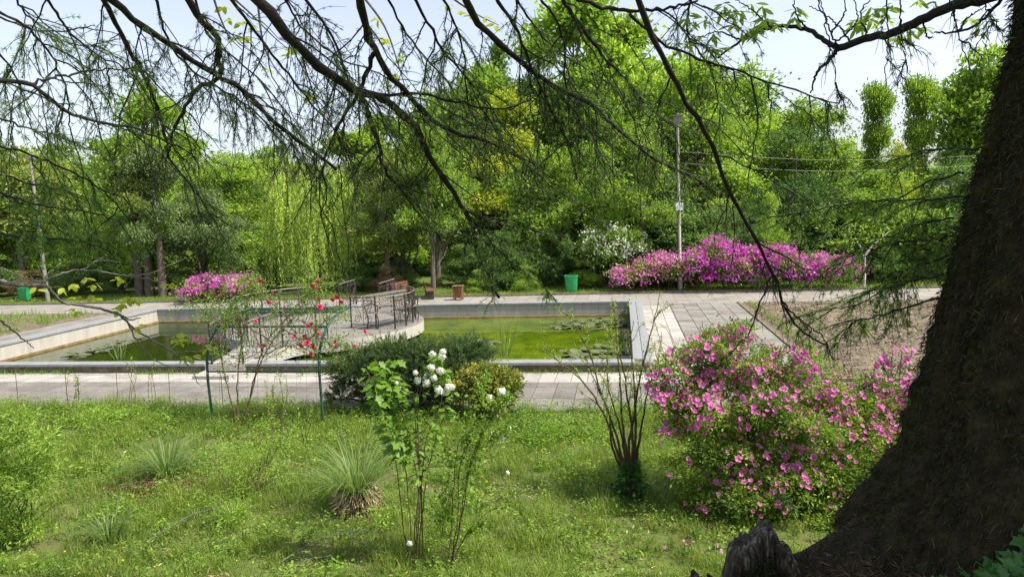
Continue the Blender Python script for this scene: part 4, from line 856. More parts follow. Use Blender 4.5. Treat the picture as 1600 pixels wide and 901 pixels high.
def ball_mesh(r, m, seed):
    g = np.random.default_rng(seed); mb = MB(); mb.tubes([(0, 0, z_) for z_ in np.linspace(-.8*r, .8*r, 7)], [.05*r, .4*r, .6*r, .66*r, .6*r, .4*r, .05*r], 10); n = 110; d = unit(g.normal(size=(n, 3))); d[:, 2] = d[:, 2]*.85
    for k in range(n):
        u = unit(np.cross(d[k], g.normal(size=3))); v = np.cross(d[k], u); c = d[k]*r*(.6+.55*g.random()); s = r*.25
        mb.add([c+u*s, c+v*s+d[k]*s*.3, c-u*s, c-v*s+d[k]*s*.3], [(0, 1, 2, 3)], .3+.6*g.random())
    me = mb.mesh('flower_head'); me.materials.append(m); return me
BALLS = [ball_mesh(.062, M['white'], s_) for s_ in (1, 2)]
VLEAF = big_leaf(M['weed']); VLEAF2 = big_leaf(M['weed'], 1)
vb = np.append(gz(648, 897)[:2], 0); vz = float(terrain(vb[0], vb[1])); vb[2] = vz
vib = thing('snowball_shrub', 'young snowball shrub with large fresh leaves and white flower balls', 'shrub', vb)
tops = [[(645, 900), (652, 820), (655, 740), (650, 690), (650, 640), (660, 600)], [(650, 900), (648, 830), (660, 740), (668, 680), (690, 630), (690, 560)], [(642, 900), (628, 800), (618, 720), (610, 650), (600, 590), (618, 560)], [(644, 900), (640, 800), (625, 700), (605, 660), (590, 610), (570, 575)], [(646, 900), (655, 780), (640, 690), (625, 640), (612, 600), (585, 560)], [(650, 900), (660, 800), (672, 720), (690, 660), (700, 630), (708, 610)], [(655, 740), (668, 730), (690, 728), (712, 728)], [(648, 640), (665, 620), (676, 590), (680, 555)]]
for k, tp in enumerate(tops):
    P = spline(px_path(tp, vb[1], vb[1]+.12*(k % 3), vb), 20); P[0, 2] = -.03; MB().tubes(P+rng.normal(0, .003, P.shape), np.linspace(.006, .0025, 20), 5).build('stem', M['stem'], vib, True)
    if k == 6: continue
    Q, T = along(P, 44 if k in (2, 3, 4) else 30, .55 if k in (2, 3, 4) else .5)
    for q_, t_ in zip(Q, T):
        for s_ in (0, 1):
            az = random.random()*6.28; o = np.array([math.cos(az), math.sin(az), random.uniform(-.1, .3)])*.03
            link('leaf', VLEAF if k in (2, 3, 4) else VLEAF2, vib, None, q_+o, (random.gauss(0, .4), random.uniform(-.1, .7), az), (random.uniform(.08, .15) if k in (2, 3, 4) else random.uniform(.05, .085),)*3)
for zx, zy, s_ in [(960, 245, .7), (955, 280, .8), (875, 265, .75), (870, 370, .8), (940, 395, .8), (745, 410, .55), (840, 440, .9), (760, 470, .7), (890, 450, .8), (830, 490, .8), (930, 545, .9), (965, 560, .7), (1000, 525, .8), (1030, 520, .7), (600, 490, .4), (630, 520, .4)]:
    p = at(500+zx*.2, 500+zy*.2, vb[1]+random.uniform(-.08, .15))-vb; link('flower_head', random.choice(BALLS), vib, None, p, (random.random(), random.random(), random.random()*6), (s_*.68,)*3)
link('flower_head', BALLS[0], vib, None, at(640, 848, vb[1]-.1)-vb, None, (.42,)*3)
# second taller thin shrub beside it
v2 = np.append(gz(700, 899)[:2], 0); v2[2] = float(terrain(v2[0], v2[1])); sh = thing('leggy_shrub', 'leggy shrub with small leaves and few white flowers right of the snowball shrub', 'shrub', v2)
lf = MB()
for k, tp in enumerate([[(698, 905), (712, 850), (725, 790), (732, 740), (745, 700), (770, 650), (800, 610)], [(700, 905), (715, 860), (740, 820), (775, 790)], [(699, 905), (705, 830), (708, 760), (715, 700), (735, 650), (750, 600)], [(702, 905), (718, 820), (735, 720), (760, 660), (765, 610)], [(700, 905), (716, 800), (720, 720), (735, 690), (760, 690), (785, 640)], [(696, 905), (690, 850), (700, 780), (712, 740)]]):
    P = spline(px_path(tp, v2[1], v2[1]+.15*(k % 3), v2), 20); P[0, 2] = -.03; MB().tubes(P+rng.normal(0, .004, P.shape), np.linspace(.007, .0025, 20), 5).build('stem', M['stem'], sh, True)
    if k != 1: leafy(P, 110, .05, .028, lf, lo=.25, off=.07)
    for _ in range(5):
        q0, t0 = along(P, 1, .4); tw = wand(q0[0], q0[0]+unit(t0[0]+rdir(1)[0]+[0, 0, .3])*rng.uniform(.1, .28), 6, .06); MB().tubes(tw, np.linspace(.004, .0015, 6), 4).build('twig', M['stem_green'], sh); leafy(tw, 30, .045, .025, lf, lo=.1, off=.02)
lf.build('leaves', M['weed'], sh, kind='stuff')
for px, py, s_ in ((784, 613, 1.0), (765, 622, .8), (795, 670, .6), (785, 683, .7), (740, 722, .5), (793, 738, .45), (768, 678, .5)): link('flower_head', random.choice(BALLS), sh, None, at(px, py, v2[1]+.15)-v2, (1, random.random(), 2), (s_*.7,)*3)
# multi-stem shrub with ivy at the foot ------------------------------------
cb = np.append(gz(985, 776)[:2], 0); cm = thing('multistem_shrub', 'vase-shaped bare multi-stem shrub with an ivy clad foot', 'shrub', cb); lf = MB()
MB().tubes(spline([(0, 0, -.05), (.0, 0, .12), (-.02, 0, .26)], 8), [.075, .07, .065, .06, .06, .058, .056, .05], 9).build('trunk', M['bark'], cm, True)
cs = [[(978, 745), (960, 690), (940, 640), (918, 605), (900, 585), (880, 568), (860, 555), (835, 540)], [(980, 745), (965, 690), (950, 640), (935, 600), (925, 560), (905, 520), (885, 490)], [(983, 745), (975, 680), (970, 620), (966, 560), (961, 500), (958, 470)], [(986, 745), (988, 680), (980, 620), (975, 580), (962, 540), (935, 500)], [(990, 745), (993, 680), (995, 620), (1005, 570), (1015, 530), (1022, 500), (1032, 455)], [(990, 745), (1005, 650), (1015, 600), (1030, 560)], [(986, 745), (983, 690), (992, 640), (990, 590), (985, 540), (990, 500)], [(978, 750), (955, 690), (952, 650), (940, 620), (915, 560)], [(984, 745), (965, 655), (948, 590), (952, 540)]]
for k, tp in enumerate(cs):
    P = spline(px_path(tp, cb[1]-.02+.01*k, cb[1]+.3*((k % 3)-1), cb), 22); MB().tubes(P+rng.normal(0, .004, P.shape), np.linspace(.019, .003, 22), 6).build('stem', M['stem'], cm, True)
    leafy(P, 40, .035, .014, lf, lo=.5, off=.02)
    for _ in range(7):
        q0, t0 = along(P, 1, .35); tw = wand(q0[0], q0[0]+unit(t0[0]*1.0+rdir(1)[0]*.8+[0, 0, .3])*rng.uniform(.12, .4), 7, .05); MB().tubes(tw, np.linspace(.0045, .0015, 7), 4).build('twig', M['stem'], cm); leafy(tw, 22, .034, .013, lf, lo=.2, off=.012)
lf.build('leaves', M['lf_lime'], cm, kind='stuff')
IVY = big_leaf(M['ivy'], 3)
mb = MB(); n = 900; aa = rng.random(n)*6.28; zz_ = rng.random(n)**1.6*.42; rr = .06+.28*np.exp(-zz_*7)*rng.random(n)
mb.leaves(np.stack([rr*np.cos(aa), rr*np.sin(aa), zz_], 1), np.stack([np.cos(aa), np.sin(aa), rng.normal(0, .5, n)], 1), .05, .045); mb.build('ivy', M['ivy'], cm, kind='stuff')

# front azalea -------------------------------------------------------------
ab = np.array([1.5, 7.55, 0.]); az = thing('azalea_bush', 'large pink flowering azalea bush in front of the mossy trunk', 'azalea', ab, 'flowering azalea bushes')
al = []
for px, py, rx, rz, dy in ((1060, 590, .3, .26, .1), (1110, 560, .3, .26, .2), (1160, 570, .36, .3, .2), (1215, 590, .36, .3, .1), (1270, 610, .36, .28, .2), (1330, 625, .36, .28, .2), (1385, 635, .3, .26, .2), (1065, 640, .3, .28, .0), (1120, 640, .4, .34, -.1), (1190, 650, .42, .36, -.2), (1260, 670, .42, .34, -.2), (1330, 680, .42, .34, -.1), (1390, 690, .34, .3, 0), (1080, 700, .3, .26, -.1), (1140, 720, .38, .3, -.3), (1210, 730, .42, .32, -.35), (1280, 745, .42, .32, -.3), (1345, 750, .36, .3, -.2), (1090, 760, .26, .2, -.2), (1160, 785, .36, .22, -.35), (1240, 795, .4, .24, -.35), (1150, 525, .16, .16, .2), (1440, 700, .3, .3, .2), (1430, 640, .28, .22, .3), (1110, 510+25, .16, .16, .2)):
    c = at(px, py, ab[1]+dy)-ab; al.append((c[0], c[1], c[2], rx, .42, rz))
_g = np.random.default_rng(811); al2 = []
for l in al:
    for _ in range(8): al2.append((l[0]+_g.uniform(-.8, .8)*l[3], l[1]+_g.normal(0, .17), max(.06, l[2]+_g.uniform(-.75, .75)*l[5]), l[3]*_g.uniform(.3, .55), .2, l[5]*_g.uniform(.3, .55)))
me = crown_mesh(al2, 2500, 34, .044, .05, 81, aspect=.42, fill=.4, droop=.05); me.materials.append(M['azleaf']); link('leaves', me, az, 'stuff')
rng = np.random.default_rng(82)
fmesh = [rosette(r_, [(5, 1, t_)], M['pinkleaf']) for r_, t_ in ((.031, .45), (.028, .8), (.034, .3))]
FL = []
la = np.array(al2)
def on_bush(u, v):
    d = ray(u, v); d = d/np.linalg.norm(d); o = np.array([0, 0, CH])-ab-la[:, :3]; R = la[:, 3:6]*1.02
    A = np.sum((d/R)**2, 1); B = np.sum(o*d/R**2, 1); Cc = np.sum((o/R)**2, 1)-1; D = B*B-A*Cc
    if not (D > 0).any(): return None
    t = np.where(D > 0, (-B-np.sqrt(np.maximum(D, 0)))/A, 1e9); i = int(np.argmin(t)); p = np.array([0, 0, CH])-ab+d*t[i]
    return p, unit((p-la[i, :3])/R[i]**2), d
def density(u, v):
    if 1150 < u < 1250 and 695 < v < 765: return .6
    if v < 560: return 1
    if v < 640: return .95 if u < 1130 or u > 1300 else .7
    if v < 680: return .6 if u > 1290 or u < 1060 else .28
    return .13 if v < 800 else .05
def pick():
    while True:
        u, v = rng.uniform(1005, 1440), rng.uniform(505, 815)
        if rng.random() > density(u, v): continue
        h = on_bush(u, v)
        if h is None: continue
        p, nn, d = h; return p-d*.015+[0, 0, .01], unit(nn-d*.7)
while len(FL) < 292:
    p, d = pick(); FL.append((p, d))
    for _ in range(2):
        if rng.random() < .45 and len(FL) < 292: FL.append((p+rng.normal(0, .03, 3)*[1, .5, 1], unit(d+rng.normal(0, .3, 3))))
for p, d in FL:
    q_ = Vector(unit(d+np.array([0, -.5, .25])+rng.normal(0, .3, 3)).tolist()).to_track_quat('Z', 'Y').to_euler(); link('flower', fmesh[rng.integers(3)], az, None, p, q_, (rng.uniform(.75, 1.15),)*3)
ex = MB(); cnt = 0
while cnt < 540:
    p, d = pick(); p = p+rng.normal(0, .02, 3)
    cnt += 1; ax = unit(d+[0, -.4, .3]+rng.normal(0, .4, 3)); u0 = unit(np.cross(ax, [.3, .2, .9])); v0 = np.cross(ax, u0); rr = .03*rng.uniform(.7, 1.2)
    for k in range(5):
        a = 6.283*k/5; e1 = u0*math.cos(a)+v0*math.sin(a); e2 = -u0*math.sin(a)+v0*math.cos(a); dd = e1*.85+ax*.5
        ex.add([p, p+dd*rr*.6+e2*rr*.42, p+dd*rr, p+dd*rr*.6-e2*rr*.42], [(0, 1, 2, 3)], [.25, .5, .7, .5])
ex.build('small_flowers', M['pinkleaf'], az, kind='stuff')
for fm_, n_, mm_, nm_ in ((.97, 230, 'rosebud', 'buds'),):
    k_ = [(*l[:3], *(np.array(l[3:6])*fm_)) for l in al if at(0, 0, 1) is not None and l[2] > .75]
    me = crown_mesh(k_, n_, 9, .03, .035, 84+n_, aspect=.8, fill=.9); me.materials.append(M[mm_]); link(nm_, me, az, 'stuff')
for k in range(26):
    l = al[k % len(al)]; MB().tubes(wand((random.uniform(-.5, .5), random.uniform(-.2, .3), -.03), np.array(l[:3])+rng.normal(0, .1, 3), 10, .06), np.linspace(.014, .004, 10), 5).build('stem', M['stem'], az)
for k in range(34):
    l = al[k % 14]; p0 = np.array(l[:3])+[0, 0, l[5]*.7]; tw = wand(p0, p0+rng.normal(0, .14, 3)+[0, -.1, .22], 6, .05); MB().tubes(tw, .003, 4).build('twig', M['stem'], az)
# azalea sprig near the trunk, fallen blossoms
sb = np.array([*at(1405, 560, 7.9)[:2], 0.]); sg = thing('azalea_bush', 'small upright pink azalea sprig against the mossy trunk before the soil bed', 'azalea', sb, 'flowering azalea bushes'); lf = MB()
for px, py in ((1375, 565), (1395, 552), (1410, 545), (1425, 548), (1388, 570), (1405, 572), (1380, 558), (1418, 562), (1420, 590), (1412, 598), (1368, 572)):
    p = at(px, py, 7.9)-sb; link('flower', fmesh[px % 3], sg, None, p, (1.1, random.uniform(-.5, .5), random.random()), (1.3,)*3); link('flower', fmesh[py % 3], sg, None, p+rng.normal(0, .03, 3), (.7, random.uniform(-.5, .5), 1), (1.2,)*3)
    P = wand((0, .1, .2), p, 8, .05); MB().tubes(P, .004, 4).build('stem', M['stem'], sg); leafy(P, 30, .04, .015, lf, lo=.6, off=.02)
lf.build('leaves', M['azleaf'], sg, kind='stuff')
mb = MB()
for px, py in ((1075, 850), (1082, 845), (1120, 850), (1128, 860), (1138, 875), (1145, 880), (1155, 790+60), (1070, 846), (865, 762), (1040, 855), (1100, 825), (1060, 800)):
    p = gz(px, py, float(terrain(*gz(px, py)[:2]))+.04); mb.leaves(np.repeat(p[None], 5, 0), rdir(5)*[1, 1, .5], .03, .024)
tag(mb.build('fallen_blossoms', M['pinkleaf']), 'fallen pink azalea blossoms lying on the grass beside the stump', 'flowers', kind='stuff')

# left shrub, light shrub, grass clumps -------------------------------------
def fine_shrub(name, label, bpx, lob_px, Y, n, per, L, W, m, seed, sm='stem', nst=14):
    b_ = np.append(gz(*bpx)[:2], 0); b_[1] = Y; b_[0] = at(bpx[0], bpx[1], Y)[0]; b_[2] = float(terrain(b_[0], b_[1]))
    t = thing(name, label, 'shrub', b_); ll = []
    for px, py, rx, rz, dy in lob_px: c = at(px, py, Y+dy)-b_; ll.append((c[0], c[1], c[2], rx, rx, rz))
    me = crown_mesh(ll, n, per, L, .06, seed, aspect=W/L, fill=.25, droop=.05); me.materials.append(M[m]); link('leaves', me, t, 'stuff')
    for k in range(nst):
        l = ll[k % len(ll)]; MB().tubes(wand((random.uniform(-.1, .1), random.uniform(-.1, .1), -.03), np.array(l[:3])+rng.normal(0, .08, 3), 10, .05), np.linspace(.009, .002, 10), 5).build('stem', M[sm], t)
    return t
fine_shrub('leafy_shrub', 'dense small-leaved green shrub at the lower left edge', (20, 880), [(20, 690, .2, .16, 0), (60, 720, .18, .16, .1), (0, 750, .25, .2, 0), (50, 770, .2, .16, -.1), (15, 820, .2, .16, -.1), (-40, 720, .3, .3, 0), (-30, 800, .3, .25, 0), (45, 830, .12, .12, -.1), (85, 735, .1, .1, 0), (70, 690, .12, .08, 0), (25, 655, .14, .08, .1)], 6.0, 290, 24, .055, .018, 'lf_mid', 91)
fine_shrub('spindly_shrub', 'spindly pale green shrub in the middle of the left lawn', (385, 800), [(385, 720, .22, .16, 0), (420, 705, .2, .14, .2), (350, 735, .16, .12, .1), (450, 690, .18, .14, .3), (380, 760, .14, .1, -.1), (430, 740, .16, .12, 0), (340, 700, .12, .1, .2), (400, 670, .16, .1, .3)], 7.3, 150, 14, .035, .014, 'lf_lime', 92)
fine_shrub('low_bush', 'low dark leafy bush on the lawn right of the leggy shrub', (850, 720), [(840, 690, .3, .12, 0), (880, 700, .3, .12, .1), (860, 675, .25, .1, .3), (905, 690, .2, .1, .2)], 9.3, 160, 22, .05, .02, 'weed', 93)
fine_shrub('low_bush', 'low leafy patch of dark weeds at the lawn edge left of the arch', (200, 670), [(160, 655, .3, .12, 0), (200, 655, .3, .12, .1), (240, 660, .25, .1, 0), (120, 660, .25, .1, 0)], 9.9, 200, 22, .05, .022, 'lf_mid', 94)
def clump(label, px, py, n, h, spread, thatch, m='lf_mid', name='grass_clump'):
    b_ = gz(px, py); b_[2] = float(terrain(b_[0], b_[1])); t = thing(name, label, 'grass clump', b_, 'tall grass clumps on the lawn')
    a = rng.random(n)*6.28; r = np.sqrt(rng.random(n)); P = np.stack([.11*r*np.cos(a), .11*r*np.sin(a), 0*a+thatch*.6], 1)
    D = unit(np.stack([np.cos(a)*r*spread, np.sin(a)*r*spread, np.ones(n)], 1)); k = 7; s = np.linspace(0, 1, k); L = h*(.35+.75*rng.random(n)); g = (.1+1.1*rng.random(n))*.95
    path = P[:, None]+D[:, None]*(L[:, None]*s)[..., None]+np.stack([np.cos(a)[:, None]*s**2*(L*g*.5)[:, None], np.sin(a)[:, None]*s**2*(L*g*.5)[:, None], -s**2.5*(L*g*.55)[:, None]], -1)
    sd = np.stack([-np.sin(a), np.cos(a), 0*a], 1)[:, None]*(.0048*(1-s**2*.85))[None, :, None]
    V = np.stack([path-sd, path+sd], 2).reshape(n, -1, 3); i = np.arange(n)[:, None, None]*2*k; j = np.arange(k-1)[None, :, None]*2
    MB().add(V, (i+j+np.array([0, 1, 3, 2])).reshape(-1, 4), np.repeat(np.clip(.55+rng.normal(0, .25, n), 0, 1), 2*k)).build('blades', M[m], t, kind='stuff')
    if thatch:
        n2 = 1500; a = rng.random(n2)*6.28; z = rng.random(n2)*thatch; r = .25*(.75+.35*rng.random(n2))*(1-.35*z/thatch); P = np.stack([r*np.cos(a), r*np.sin(a), z], 1)
        MB().leaves(P, np.stack([np.cos(a)*.4, np.sin(a)*.4, rng.normal(-.6, .7, n2)], 1), .09, .012, up=np.stack([np.cos(a), np.sin(a), 0*a], 1)).build('thatch', M['straw'], t, kind='stuff')
        MB().tubes([(0, 0, -.02), (0, 0, thatch*.5), (0, 0, thatch*.9)], [.2, .2, .14], 12, caps=True).build('root_ball', M['bank'], t)
    return t
clump('tall grass clump on the left lawn above a patch of brown litter', 262, 745, 300, .66, .9, 0, 'clump')
clump('tall grass clump standing on a round straw-coloured thatch base', 560, 800, 330, .9, .85, .26, 'clump')
clump('thin grass clump at the lower left of the lawn', 172, 850, 170, .46, .4, 0, 'clump')
clump('dark low grass clump in the middle of the left lawn', 365, 815, 260, .22, .8, 0)
p = gz(245, 768); n = 900; mb = MB(); mb.leaves(np.stack([p[0]+rng.normal(0, .28, n), p[1]+rng.normal(0, .16, n), .03+.05*rng.random(n)], 1), rng.normal(size=(n, 3))*[1, 1, .25], .07, .02, up=np.array([0, 0, 1.5]), r=.35)
tag(mb.build('dry_litter', M['litter']), 'patch of brown dead leaves at the foot of the left grass clump', 'leaf litter', kind='stuff')
for i, (pts, lab) in enumerate([([(440, 890), (500, 850), (560, 838), (620, 860)], 'dead forked twig lying on the lawn below the thatch clump'), ([(230, 860), (320, 810), (370, 796)], 'thin dead twig lying on the lower left lawn'), ([(530, 840), (570, 860), (600, 880)], 'short grey dead twig lying left of the snowball shrub'), ([(470, 905), (480, 890), (530, 880)], 'small dead twig at the bottom of the lawn')]):
    P = np.array([gz(px, py, .06) for px, py in pts]); P[:, 2] = terrain(P[:, 0], P[:, 1])+.07+rng.random(len(P))*.05; Q = spline(P, 12)
    t = thing('dead_twig', lab, 'twig', P[0], 'dead twigs on the lawn'); MB().tubes(Q-P[0], np.linspace(.006, .003, 12), 5).build('stem', M['bark_grey'], t)
    for k in range(3): q0 = Q[3+3*k]-P[0]; MB().tubes(wand(q0, q0+[random.uniform(-.2, .2), random.uniform(-.1, .1), random.uniform(0, .08)], 5, .08), .003, 4).build('side_twig', M['bark_grey'], t)

# ------------------------------------------------------------------ bank, mossy trunk, stump, ivy
rng = np.random.default_rng(101)
TY = 3.4
prof = np.array([at(px, py, TY+.35) for px, py in ((1095, 915), (1140, 885), (1215, 862), (1290, 826), (1360, 775), (1420, 735))])
def bank_h(x, y):
    x = np.asarray(x, float); y = np.asarray(y, float)
    z = np.interp(x, np.r_[prof[0, 0]-.5, prof[0, 0]-.1, prof[:, 0], 2.1, 3.2, 4.5], np.r_[.2, .85, prof[:, 2], 1.95, 1.8, 1.2])
    return z*(1-sstep(y, TY+.25, TY+1.5)) + (.03*vnoise(x, y, 4, 5) + .015*vnoise(x, y, 11, 6))
X, Y = np.meshgrid(np.arange(-.3, 4.6, .05), np.arange(1.2, 5.3, .05), indexing='ij'); Z = bank_h(X, Y)-.02
Z = np.where(Z < terrain(X, Y)-.05, terrain(X, Y)-.12, Z)
i = np.arange(X.size).reshape(X.shape); struct(MB().add(np.stack([X, Y, Z], -1), np.stack([i[:-1, :-1], i[1:, :-1], i[1:, 1:], i[:-1, 1:]], -1).reshape(-1, 4)).build('bank', M['bank'], smooth=True))
tr = thing('cedar_tree', 'huge dark mossy conifer trunk at the right with drooping branches overhead', 'tree', (2.05, TY, 1.3)); to = np.array([2.05, TY, 1.3])
hz_ = [(1.30, .98), (1.55, .9), (1.75, .8), (1.9, .74), (2.04, .70), (2.25, .655), (2.46, .62), (2.8, .56), (3.3, .49), (3.84, .41), (4.6, .38), (6, .34), (8, .28), (10.5, .2)]
hz_ = np.array(hz_); zs = np.r_[np.linspace(1.15, 4.4, 200), np.linspace(4.5, 10.5, 40)]; th = np.linspace(0, 2*np.pi, 260, endpoint=False)
rad = np.interp(zs, hz_[:, 0], hz_[:, 1]); cxs = np.interp(zs, [1.2, 2.46, 3.84, 10.5], [2.03, 2.05, 2.12, 2.4])
ZZ, TT = np.meshgrid(zs, th, indexing='ij'); fl = np.exp(-(ZZ-1.2)/.6)
dr = .05*np.sin(5*TT+1.0+ZZ*.6)*(.35+1.4*fl) + .03*np.sin(11*TT+2+ZZ*1.3) + .018*vnoise(TT*3, ZZ*1.5, 2.5, 7) + .007*rng.random(TT.shape) + .022*vnoise(TT*4, ZZ*4, 3, 8) + .06*np.abs(np.sin(17*TT+2.2*vnoise(TT, ZZ, 2, 71)*3+ZZ*1.1)) + .02*vnoise(TT*9, ZZ*3, 3, 72)
RR = rad[:, None]*(1+dr); TV = np.stack([cxs[:, None]+RR*np.cos(TT), TY+RR*np.sin(TT), ZZ], -1)-to
i = np.arange(ZZ.size).reshape(ZZ.shape); j = np.roll(i, -1, 1)
trunk = MB().add(TV, np.stack([i[:-1], j[:-1], j[1:], i[1:]], -1).reshape(-1, 4)).build('trunk', M['trunk'], tr, True)
# moss strands and dry needles on the visible side
n = 48000; zi = rng.integers(0, 198, n); ti = rng.integers(100, 235, n); P = TV[zi, ti]+rng.normal(0, .012, (n, 3)); out = np.stack([np.cos(th[ti]), np.sin(th[ti]), 0*zi], 1)
MB().leaves(P, out*.55+[0, 0, -.7]+rng.normal(0, .5, (n, 3)), .034, .0055, up=out).build('moss', M['moss'], trunk, kind='stuff')
n = 700; zi = (rng.random(n)**1.3*160).astype(int); ti = rng.integers(110, 220, n); out = np.stack([np.cos(th[ti]), np.sin(th[ti]), 0*zi], 1)
MB().leaves(TV[zi, ti]+out*.015, rng.normal(size=(n, 3))*[.4, .4, 1], .06, .0028, up=out).build('dry_needles', M['litter'], trunk, kind='stuff')
# litter on the bank
n = 5200; xx_ = rng.uniform(.35, 2.2, n); yy_ = TY-.9+1.2*rng.random(n); zz_ = bank_h(xx_, yy_)+.005
dens = vnoise(xx_, yy_, 2.4, 15)+.35; k = rng.random(n) < np.clip(dens, .05, 1); P = np.stack([xx_, yy_, zz_], 1)[k]; n = len(P)
tag(MB().leaves(P, rng.normal(size=(n, 3))*[1, 1, .5], .07, .0032, up=np.array([0, -.3, 1.])).build('needle_litter', M['litter']), 'rusty dry conifer needles on the dark bank below the trunk', 'needles', kind='stuff')
n = 9000; xx_ = rng.uniform(.3, 2.4, n); yy_ = TY-1.0+1.3*rng.random(n); P = np.stack([xx_, yy_, bank_h(xx_, yy_)-.005], 1)
tag(MB().leaves(P, rng.normal(size=(n, 3))*[.6, .6, .4]+[0, 0, .5], .03, .007).build('bank_moss', M['moss']), 'dark moss covering the bank around the trunk base', 'moss', kind='stuff')
# stump: upright weathered slab with a broken pointed top
sc_ = at(1190, 880, 3.55); stp = thing('old_stump', 'grey weathered pointed stump in front of the azalea at the foot of the trunk', 'stump', (sc_[0], sc_[1], sc_[2]-.12)); so_ = np.array([sc_[0], sc_[1], sc_[2]-.12])
ol = [(1128, 905), (1136, 862), (1150, 842), (1165, 838), (1178, 832), (1188, 818), (1198, 815), (1208, 822), (1218, 845), (1232, 852), (1244, 872), (1258, 905)]
OL = np.array([at(px, py, 3.55) for px, py in ol])-so_; m_ = 26; us = np.linspace(0, 1, 40); ox = np.interp(us, np.linspace(0, 1, len(OL)), OL[:, 0]); oz = np.interp(us, np.linspace(0, 1, len(OL)), OL[:, 2])
V = []; jag = rng.normal(0, .005, 40)
for r_, (dy, sc) in enumerate([(-.10, .70), (-.085, .9), (-.05, .98), (0, 1.0), (.05, .97), (.09, .85), (.11, .6)]):
    mx_ = ox.mean(); zb = oz.min()
    V.append(np.stack([mx_+(ox-mx_)*sc, np.full(40, dy)+jag*.7+.012*np.sin(us*60), zb+(oz-zb)*sc+jag*1.2], 1))
V = np.array(V); i = np.arange(7*40).reshape(7, 40); qq = np.stack([i[:-1, :-1], i[:-1, 1:], i[1:, 1:], i[1:, :-1]], -1).reshape(-1, 4); mb = MB().add(V, qq)
# front face as a fan of strips
fb = V[0].copy(); fb[:, 2] = V[0][:, 2].min(); mb.add(np.r_[V[0], fb], np.stack([np.arange(39), np.arange(39)+40, np.arange(39)+41, np.arange(39)+1], -1)); mb.build('wood', M['wood_old'], stp)
mb = MB(); n = 2600; u_ = rng.random(n); xi = (u_*39).astype(int); P = V[0][xi].copy(); P[:, 2] = P[:, 2].min()+(P[:, 2]-P[:, 2].min())*rng.random(n)**1.5*.85; P[:, 1] -= .006
mb.leaves(P, rng.normal(0, .5, (n, 3))+[0, -.4, .3], .025, .007).build('moss', M['moss'], stp, kind='stuff')
for i_, (px, py, lab) in enumerate(((1085, 888, 'left one of two small dark dead wood snags at the bottom edge'), (1110, 896, 'right one of two small dark dead wood snags at the bottom edge'))):
    q_ = at(px, py, 3.7); t = thing('wood_snag', lab, 'snag', (q_[0], q_[1], q_[2]-.16), 'dark snags at the bottom edge'); mb = MB().tubes(spline([(.06, 0, -.2), (.02, 0, .05), (-.01, 0, .16)], 10)+rng.normal(0, .004, (10, 3)), np.r_[np.linspace(.035, .024, 9), .008], 8, caps=True); mb.build('wood', M['wood_old'], t)
# ivy at the lower right corner
iv = thing('ivy_plant', 'ivy with glossy dark leaves creeping at the lower right corner', 'ivy', (*at(1560, 890, 2.5)[:2], 1.6)); io = np.array(iv.location)
def hit_bank(px, py):
    for Yq in np.arange(1.2, 4.5, .02):
        p_ = at(px, py, Yq)
        rt = np.interp(p_[2], hz_[:, 0], hz_[:, 1])
        if p_[2] < float(bank_h(p_[0], Yq)) or (p_[0]-2.03)**2+(Yq-TY)**2 < rt*rt: return p_
    return None
for k in range(230):
    px, py = random.uniform(1455, 1620), random.uniform(830, 925)
    if py < 915-(px-1455)*.55+random.uniform(-8, 8): continue
    p_ = hit_bank(px, py)
    if p_ is None: continue
    zq = Vector(unit(-unit(ray(px, py))+rng.normal(0, .4, 3)+[0, 0, .3]).tolist()); xq = zq.cross(Vector((random.uniform(-1, 1), .3, random.uniform(-1, 1)))).normalized(); yq = zq.cross(xq)
    link('leaf', IVY, iv, None, p_-io+unit(-ray(px, py))*.03, Matrix((xq, yq, zq)).transposed().to_euler(), (random.uniform(.045, .08),)*3)
for k in range(4):
    hp = [hit_bank(1490+30*k+12*j, 900-16*j) for j in range(4)]
    if all(h is not None for h in hp): MB().tubes(spline(np.array(hp)-io+[0, -.01, .01], 10), .0022, 4).build('stem', M['stem'], iv)

